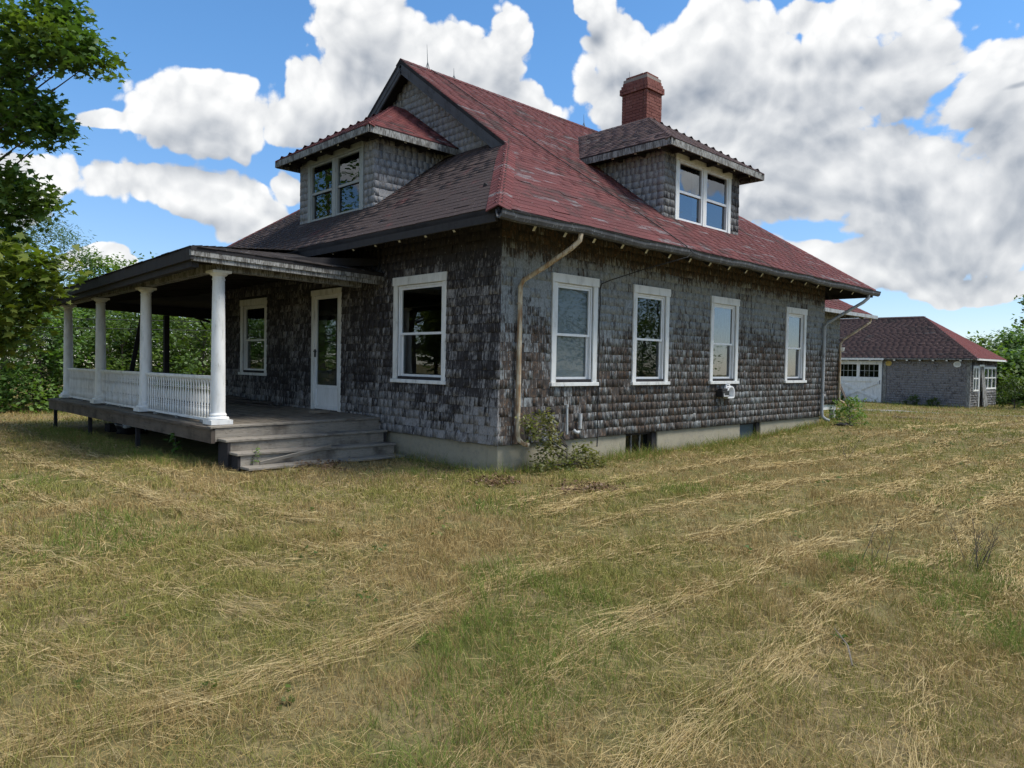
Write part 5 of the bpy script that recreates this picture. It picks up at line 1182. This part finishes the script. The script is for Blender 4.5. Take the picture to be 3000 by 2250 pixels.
def upright(X, Y, r_, mi, hs, seed):
    """upright bent blades: 3 triangles near the camera, 1 far away"""
    g = np.random.default_rng(seed); n = len(X); Z = gzc(X, Y)
    h = hs*g.uniform(.45, 1.25, n)*(1+.006*r_); a = g.uniform(0, 6.283, n); ln = g.uniform(.15, 1.25, n); w_ = np.maximum(.0015, r_*.00040)*g.uniform(.7, 1.2, n)
    sa = g.uniform(0, 6.283, n); sx_ = np.cos(sa)*w_; sy_ = np.sin(sa)*w_; rv = g.random(n)
    base = np.stack([X, Y, Z-.006], 1); sd = np.stack([sx_, sy_, 0*w_], 1)
    def at(t): return base+np.stack([np.cos(a)*h*ln*t*t, np.sin(a)*h*ln*t*t, h*t*(1-.28*ln*t)], 1)
    near = r_ < 9.5; Vs = []; Fs = []; Ms = []; Rs = []; off = 0
    i = np.where(near)[0]
    if len(i):
        md = at(.55)[i]; V = np.stack([base[i]-sd[i], base[i]+sd[i], md-sd[i]*.75, md+sd[i]*.75, at(1.0)[i]], 1)
        F = np.array([(0, 1, 3), (0, 3, 2), (2, 3, 4)])[None]+(np.arange(len(i))*5)[:, None, None]; Vs.append(V.reshape(-1, 3)); Fs.append(F.reshape(-1, 3)); Ms.append(np.repeat(mi[i], 3)); Rs.append(np.repeat(rv[i], 3)); off = len(i)*5
    i = np.where(~near)[0]
    if len(i):
        V = np.stack([base[i]-sd[i], base[i]+sd[i], at(1.0)[i]], 1); F = np.arange(len(i)*3).reshape(-1, 3)+off
        Vs.append(V.reshape(-1, 3)); Fs.append(F); Ms.append(mi[i]); Rs.append(rv[i])
    return np.concatenate(Vs), np.concatenate(Fs), np.concatenate(Ms), np.concatenate(Rs)
def lying(X, Y, r_, mi, ang, lens, seed, zmax=.05):
    g = np.random.default_rng(seed); n = len(X); Z = gzc(X, Y); L = lens*g.uniform(.5, 1.2, n); w_ = np.maximum(.0009, r_*.00027)*g.uniform(.7, 1.2, n)
    z0 = g.uniform(.004, zmax, n); cv = g.normal(0, .16, n); z1 = np.maximum(.004, z0+g.normal(0, .022, n)); zm = (z0+z1)/2+g.uniform(0, .012, n)
    a2 = ang+cv; p0 = np.stack([X, Y, Z+z0], 1); p1 = p0+np.stack([np.cos(ang)*L*.5, np.sin(ang)*L*.5, zm-z0], 1); p2 = p1+np.stack([np.cos(a2)*L*.5, np.sin(a2)*L*.5, z1-zm], 1)
    tl = g.normal(0, .5, n); sd = np.stack([-np.sin(ang)*w_, np.cos(ang)*w_, tl*w_], 1); rv = g.random(n)
    V = np.stack([p0-sd, p0+sd, p1-sd, p1+sd, p2], 1); F = np.array([(0, 1, 3), (0, 3, 2), (2, 3, 4)])[None]+(np.arange(n)*5)[:, None, None]
    return V.reshape(-1, 3), F.reshape(-1, 3), np.repeat(mi, 3), np.repeat(rv, 3)
def merge(parts):
    off = 0; Vs, Fs, Ms, Rs = [], [], [], []
    for V, F, m_, r_ in parts: Vs.append(V); Fs.append(F+off); Ms.append(m_); Rs.append(r_); off += len(V)
    return np.concatenate(Vs), np.concatenate(Fs), np.concatenate(Ms), np.concatenate(Rs)
def sample(n, r0, r1, pw):      # density per area falls with r**-pw
    u = g_.random(n); e_ = 2-pw; r_ = (r0**e_+u*(r1**e_-r0**e_))**(1/e_); az_ = yaw+np.radians(g_.uniform(-58, 58, n))
    return CAM.x+r_*np.cos(az_), CAM.y+r_*np.sin(az_), r_
segs = [sample(230000, .8, 6.5, .6), sample(200000, 6.5, 15, 1.6), sample(360000, 15, 62, 1.6)]
X = np.concatenate([q[0] for q in segs]); Y = np.concatenate([q[1] for q in segs]); r_ = np.concatenate([q[2] for q in segs]); n = len(X)
X = X+g_.normal(0, .02, n); Y = Y+g_.normal(0, .02, n)
drv = np.abs(X-(22+7.0*np.sin(((12-Y)/40)*1.2)+((12-Y)/40)*3)) < .9
clump = vnoise(X, Y, .17, 21)
ok = ~blocked(X, Y) & ~(drv & (g_.random(n) < .8)) & (g_.random(n) < .12+1.35*clump)
X, Y, r_ = X[ok], Y[ok], r_[ok]; n = len(X)
gn = .45*vnoise(X, Y, 2.3, 1)+.33*vnoise(X, Y, .75, 2)+.22*vnoise(X, Y, .25, 3)+.05*np.clip((X-2)/9, 0, 1)
mi = np.where(gn+.30*(g_.random(n)-.5) > .50, 0, 1)
mi = np.where((vnoise(X, Y, .8, 8) > .80) & (g_.random(n) < .45), 2, mi)
edge = ((np.abs(Y+.15) < .28) & (X > -.2) & (X < XR)) | ((np.abs(X+.15) < .25) & (Y < 2.0) & (Y > -.2)) | ((np.abs(X-GX0+.25) < .4) & (Y > GY0)); mi = np.where(edge & (g_.random(n) < .6), g_.choice([0, 2], n), mi)
hs = np.where(mi == 0, .085, np.where(mi == 1, .082, .12))*(.35+.75*vnoise(X, Y, .5, 12)+.75*vnoise(X, Y, .16, 13)); hs = np.where(edge, hs*1.6, hs)
parts = [upright(X, Y, r_, mi, hs, 31)]
# thatch: short lying straws everywhere
segs = [sample(44000, .8, 6.5, .6), sample(40000, 6.5, 18, 1.6)]
X = np.concatenate([q[0] for q in segs]); Y = np.concatenate([q[1] for q in segs]); r_ = np.concatenate([q[2] for q in segs]); ok = ~blocked(X, Y) & (vnoise(X, Y, .6, 14)+.5*g_.random(len(X)) > .45)
X, Y, r_ = X[ok], Y[ok], r_[ok]
parts.append(lying(X, Y, r_, np.where(g_.random(len(X)) < .55, 1, 3), g_.uniform(0, 6.283, len(X)), .14, 32))
# tufts along the porch edge and foundation
m = 5000; X = g_.uniform(-3.4, -2.7, m); Y = g_.uniform(2.3, 10.8, m); parts.append(upright(X, Y, np.hypot(X-CAM.x, Y-CAM.y), g_.choice([0, 0, 2], m), .13*g_.random(m)+.03, 33))
m = 2600; X = g_.uniform(.0, XR, m); Y = -.06-np.abs(g_.normal(0, .10, m)); parts.append(upright(X, Y, np.hypot(X-CAM.x, Y-CAM.y), g_.choice([0, 1, 2, 2], m), .10+.2*vnoise(X, Y, .5, 44)*g_.random(m), 34))
V, F, mi, rv = merge(parts)
lawn = stuff(link(bpy.data.objects.new('lawn_grass', tri_mesh('lawn_grass', V, F, mi, rv, GM))), 'short dry and green lawn grass around the house', 'grass')
# mown rows of hay
parts = []
def row(fn, t0, t1, wdt, dens, seed):
    g = np.random.default_rng(seed); m = int((t1-t0)*dens*42); t = g.uniform(t0, t1, m)
    x, y = fn(t); x2, y2 = fn(t+.02); a = np.arctan2(y2-y, x2-x); dd = np.hypot(x-CAM.x, y-CAM.y)
    br = .6*vnoise(t, t*0+seed, 1.3, seed)+.4*vnoise(t, t*0+seed*1.7, .35, seed+1); o = g.normal(0, wdt*.34, m)*(.6+.8*br)
    x = x-np.sin(a)*o; y = y+np.cos(a)*o
    p_ = np.clip((br-.20)*1.9, .05, 1)*np.clip((8/np.maximum(dd, 1))**1.0, .08, 1); az_ = np.arctan2(y-CAM.y, x-CAM.x)-yaw
    ok = (g.random(m) < p_) & ~blocked(x, y) & (np.abs(az_) < R(58)) & (dd < 34) & (dd > 1)
    x, y, a, dd = x[ok], y[ok], a[ok], dd[ok]; m = len(x)
    if m == 0: return
    parts.append(lying(x, y, dd, np.where(g.random(m) < .80, 3, 1), a+np.where(g.random(m) < .75, g.normal(0, .17, m), g.normal(0, .7, m))+np.pi*(g.random(m) < .5), .18+.2*g.random(m), seed+7, .04))
for i, (y0, wdt, dn) in enumerate([(-1.5, .16, 8), (-2.2, .18, 10), (-2.95, .2, 11), (-3.7, .2, 12), (-4.4, .2, 12), (-5.05, .2, 12), (-5.75, .2, 12), (-6.5, .2, 11), (-7.4, .2, 10), (-8.4, .24, 9), (-9.6, .3, 9)]):
    row(lambda t, y0=y0, i=i: (t, y0+.16*np.sin(t*.55+i)+.07*np.sin(t*1.7+2*i)+np.where(t < -1, -.05*(t+1)**2*(1 if y0 < -4 else 0), -.012*np.clip(t, 0, 30))), -1.5 if y0 > -3.2 else -9, 24, wdt, dn, 600+i)
for i, (x0, wdt, dn) in enumerate([(-3.6, .16, 8), (-4.3, .18, 10), (-5.0, .2, 10), (-5.8, .2, 9), (-6.8, .22, 9)]):
    row(lambda t, x0=x0, i=i: (x0+.14*np.sin(t*.7+i)+.10*np.clip(1.2-t, 0, 5)**1.6, t), -1.5-.6*i, 14, wdt, dn, 640+i)
V, F, mi, rv = merge(parts)
hay = stuff(link(bpy.data.objects.new('mown_hay', tri_mesh('mown_hay', V, F, mi, rv, GM))), 'cut straw lying in curved mown rows across the lawn', 'hay')
# leaf litter and small broadleaf weeds
cs = []
for (qx, qy, rad, m) in [(1075, 1045, .30, 26), (1280, 1062, .38, 30), (1950, 905, .8, 26), (700, 1010, .4, 12)]:
    c = ground_at(qx*K, qy*K)
    for k in range(m): x = c.x+random.gauss(0, rad*.5); y = c.y+random.gauss(0, rad*.5); cs.append((x, y, gz1(x, y)+.035))
v, f, rv = leaf_cloud([np.array(c) for c in cs], [.11]*len(cs), [14]*len(cs), .05, DIAM*np.array([1.4, 1]), 77, .7, .25)
stuff(link(bpy.data.objects.new('leaf_litter', np_mesh('leaf_litter', v, f, MAT['deadleaf'], rv))), 'brown dead leaves scattered in patches by the house corner', 'leaves')
cs = []
for k in range(420):
    x = random.uniform(-8, 16); y = random.uniform(-10, -.8)
    if float(vnoise(np.array([x]), np.array([y]), 1.6, 5)[0]) > .52: cs.append((x, y, gz1(x, y)+.045))
v, f, rv = leaf_cloud([np.array(c) for c in cs], [.055]*len(cs), [9]*len(cs), .042, DIAM*np.array([1.3, 1]), 78, .8, .6)
stuff(link(bpy.data.objects.new('lawn_weeds', np_mesh('lawn_weeds', v, f, MAT['lf_weed'], rv))), 'small broadleaf weeds dotted through the lawn', 'weeds')

# ------------------------------------------------------------------ LOOSE THINGS
# dead weed stalks on the right lawn
def stalks(name, pxs, n, h, label, seed, col='bark'):
    c = ground_at(*pxs); g = random.Random(seed); mb = MB()
    for i in range(n):
        a = g.uniform(0, 6.28); ln = g.uniform(.1, .9); hh = h*g.uniform(.35, 1); b0 = Vector((g.gauss(0, .05), g.gauss(0, .05), -.02)); tip = b0+Vector((math.cos(a)*ln*hh, math.sin(a)*ln*hh, hh))
        md = b0.lerp(tip, .5)+Vector((0, 0, .05*hh)); mb.tube([b0, md, tip], [.0026, .002, .001], 4, cap=False)
        for k in range(4):
            t = .4+.15*k; p_ = b0.lerp(tip, t); q = p_+Vector((g.uniform(-1, 1), g.uniform(-1, 1), g.uniform(.3, 1)))*.07*hh/.4; mb.tube([p_, q], [.002, .001], 3, cap=False)
    o = mb.build(name, MAT[col]); o.location = c; return tag(o, label, 'weed')
stalks('dead_weed', (1500+.678*2010, 1300+.678*545), 12, .52, 'clump of bare brown weed stalks on the right lawn', 1, 'joist')
stalks('dead_weed', (1500+.678*1555, 1300+.678*545), 4, .55, 'single leaning brown weed stem left of the larger clump', 2, 'joist')
stalks('dead_weed', (2480, 1345), 8, .4, 'thin weed stalks on the lawn beyond the corner of the right wall', 3, 'plank')
# lilies at the porch edge
for i, (qx, qy, lb) in enumerate([(100+.497*770, 650+.497*1400, 'strap-leaved green plant at the porch edge left of the steps'), (100+.497*600, 650+.497*1385, 'low strap-leaved plant farther along the porch edge')]):
    c = ground_at(qx, qy); mb = MB(); g = random.Random(i)
    for k in range(16):
        a = g.uniform(0, 6.28); L = g.uniform(.18, .38); s_ = Vector((-math.sin(a), math.cos(a), 0))*.008; pv = None
        for j in range(5):
            t = j/4; p_ = Vector((math.cos(a)*L*.7*t, math.sin(a)*L*.7*t, L*(t-.75*t*t)))
            if pv is not None: mb.add([pv-s_, pv+s_, p_+s_*(1-t*.8), p_-s_*(1-t*.8)], [(0, 1, 2, 3)])
            pv = p_
    o = mb.build('daylily', MAT['lf_weed']); o.location = c; tag(o, lb, 'plant')
c = ground_at(100+.497*835, 650+.497*1400); cs = [(c.x+random.uniform(-.05, .05), c.y+random.uniform(-.05, .05), c.z+.08+.06*k) for k in range(6)]
make_tree('sapling', tuple(c), 'small upright seedling beside the porch steps', cs, [.06]*6, [7]*6, .09, LONG*np.array([1.8, 1]), 'lf_weed', 7, .42, .006, cat='plant')
c = ground_at(740, 1378); cs = [(c.x+.02*k, c.y, c.z+.10+.05*k) for k in range(4)]
make_tree('goldenrod', tuple(c), 'yellow-flowered weed in front of the porch steps', cs, [.05]*4, [10, 10, 14, 22], .035, DIAM, 'lf_yellow', 8, .28, .004, cat='weed')
# lumber on the porch
PB_ = [(-.55, 5.4, 9.0, .0), (-.42, 5.9, 8.6, 0), (-.30, 6.2, 8.9, 0), (-.50, 6.4, 8.2, 1), (-.36, 6.0, 8.0, 1), (-.44, 6.9, 8.5, 2)]
LB = ['long bottom plank nearest the railing in the porch lumber pile', 'middle bottom plank of the porch lumber pile', 'bottom plank against the wall in the porch lumber pile', 'upper outer plank on the porch lumber pile', 'upper inner plank on the porch lumber pile', 'topmost short plank on the porch lumber pile']
for (x, a, b, lv), lb in zip(PB_, LB):
    mb = MB(); z = DZ-.01+lv*.045; mb.beam((x+random.uniform(-.06, .06), a, z+.022), (x+random.uniform(-.06, .06), b, z+.022), .11, .04); tag(mb.build('plank', MAT['plank']), lb, 'plank', 'lumber pile on the porch')
mb = MB(); mb.box((-.66, 3.75, DZ-.004), (-.36, 3.92, DZ+.045)); tag(mb.build('wood_block', MAT['deck'], bevel=.004), 'short wood block lying on the porch deck before the door', 'block')
mb = MB(); mb.beam((-1.44, 10.90, DZ-.03), (-1.10, 10.92, 1.0), .09, .05, upv=(0, 1, 0)); tag(mb.build('leaning_plank', MAT['darkwood']), 'dark plank leaning upright at the far end of the porch', 'plank')
mb = MB(); p0_ = Vector((XO+.42, yf(XO+.4)-.545, -1.345)); p1_ = Vector((XO+1.55, yf(XO+1.5)-.535, -1.215)); mb.beam(p0_, p1_, .02, .04, upv=(0, -.3, 1)); tag(mb.build('wood_strip', MAT['step']), 'broken wood strip slanting across the lower porch step', 'wood strip')
# bag under the porch
v, f, r_ = leaf_cloud([np.zeros(3)], [.01], [1], .1, DIAM, 1)
def lump(name, loc, rx, ry, rz2, mt, seed):
    bm = bmesh.new(); bmesh.ops.create_icosphere(bm, subdivisions=3, radius=1); g = random.Random(seed); ph = [g.uniform(0, 6) for _ in range(6)]
    for v_ in bm.verts:
        k = 1+.16*math.sin(v_.co.x*4+ph[0])*math.sin(v_.co.y*5+ph[1])+.12*math.sin(v_.co.z*7+ph[2]+v_.co.x*3)
        v_.co = Vector((v_.co.x*rx*k, v_.co.y*ry*k, max(-.6, v_.co.z)*rz2*k))
    me = bpy.data.meshes.new(name); bm.to_mesh(me); bm.free(); me.materials.append(MAT[mt]); me.shade_smooth(); o = bpy.data.objects.new(name, me); link(o); o.location = loc; return o
c = ground_at(100+.497*480, 650+.497*1200)
bx, by = -2.1, 8.3
tag(lump('trash_bag', (bx, by, gz1(bx, by)+.12), .26, .24, .22, 'bag_dark_inside', 3), 'black plastic bag under the porch floor', 'bag')
tag(lump('white_bag', (bx-.12, by-.25, gz1(bx, by)+.20), .12, .10, .10, 'bagwhite', 4), 'crumpled white bag lying on the black bag under the porch', 'bag')
mb = MB(); mb.box((-2.3, 9.0, gz1(-2, 9.3)-.03), (-1.0, 9.35, gz1(-2, 9.3)+.16)); tag(mb.build('timber', MAT['darkwood']), 'dark timber lying under the far end of the porch', 'timber')
# white hose hanger and black box on the right wall
mb = MB(); hx, hz = 5.92, -.45
ringo = [(-.10, -.125), (.13, -.125), (.13, .02), (.085, .07), (.02, .085), (-.06, .06), (-.11, .0)]
def extr(mb, poly, o0, o1, mi=0):
    n_ = len(poly); mb.add([FS.p(hx+a, o0, hz+b) for a, b in poly]+[FS.p(hx+a, o1, hz+b) for a, b in poly], [tuple(range(n_))[::-1], tuple(range(n_, 2*n_))]+[(i, (i+1) % n_, n_+(i+1) % n_, n_+i) for i in range(n_)], mi)
def strip(mb, pts, wd_, o0, o1):
    for (a, b), (c, d) in zip(pts, pts[1:]):
        L = math.hypot(c-a, d-b); nx, nz = -(d-b)/L*wd_/2, (c-a)/L*wd_/2
        extr(mb, [(a-nx, b-nz), (c-nx, d-nz), (c+nx, d+nz), (a+nx, b+nz)], o0, o1)
strip(mb, ringo+[ringo[0]], .028, .015, .115)
strip(mb, [(-.085, .045), (-.045, .135), (.03, .135), (.105, .05)], .026, .02, .06)
extr(mb, [(-.10, -.12), (.12, -.12), (.12, .02), (.02, .08), (-.1, .0)], .018, .026)
o = mb.build('hose_hanger', MAT['vinyl'], bevel=.003); tag(o, 'white hose hanger mounted below the third window of the right wall', 'hose hanger')
mb = MB(); FS.box(mb, 5.55, 5.79, .02, .16, -.56, -.44); FS.box(mb, 5.60, 5.79, .02, .12, -.44, -.40); o = mb.build('junction_box', MAT['metal'], bevel=.01); tag(o, 'black box on the right wall beside the white hose hanger', 'box')
t_ = MB(); FS.box(t_, 5.58, 5.76, .161, .166, -.545, -.53); FS.box(t_, 5.58, 5.595, .161, .166, -.53, -.49); t_.build('bracket', MAT['vinyl'], o)
# red chair seen inside the third window
mb = MB(); mb.tube([(5.52+.30*(1-math.cos(t)), .42, -.20+.10*math.sin(t)) for t in np.linspace(0, math.pi, 14)], .035, 8); mb.box((5.5, .30, -.95), (6.1, .75, -.24)); tag(mb.build('armchair', MAT['redpaint'], bevel=.02), 'red chair seen through the lower pane of the third window', 'chair')
# plank leaning at the ell
mb = MB(); mb.beam((14.15, .70, gz1(14.15, .7)-.02), (13.78, .98, -.42), .10, .025, upv=(0, -1, 0)); tag(mb.build('leaning_board', MAT['joist']), 'brown board leaning against the ell corner', 'board')
# splash stone at the far downspout
o = lump('flat_stone', (10.55, -.42, gz1(10.55, -.42)+.01), .26, .18, .05, 'darktrim', 9); tag(o, 'flat grey stone under the far downspout', 'stone')
# utility wires behind the porch
for i, (z0, z1, lb) in enumerate([(.55, 1.35, 'upper utility wire passing behind the porch'), (.42, 1.05, 'lower utility wire passing behind the porch')]):
    mb = MB(); mb.tube([(-16+36*t, 14.6+.6*i, z0+(z1-z0)*t*1.35+.25*(t-.5)**2) for t in np.linspace(0, 1, 12)], .010, 5); tag(mb.build('utility_wire', MAT['wire']), lb, 'wire', 'utility wires')
# sticks in the grass
for i, (qx, qy, L, a, lb) in enumerate([(1290*K, 1300*K, .35, .4, 'pale stick'), (640*K, 1320*K, .30, .2, 'pale stick'), (200*K, 1110*K, .4, 1.0, 'dark stick')]):
    pass
s1 = ground_at(1500+.678*1470, 1300+.678*1000); mb = MB(); mb.tube([(0, 0, .05), (.14, .08, .10), (.26, .20, .13)], [.005, .004, .0025], 5); o = mb.build('stick', MAT['deck']); o.location = s1; tag(o, 'bare stick poking out of the lawn at lower right', 'stick')
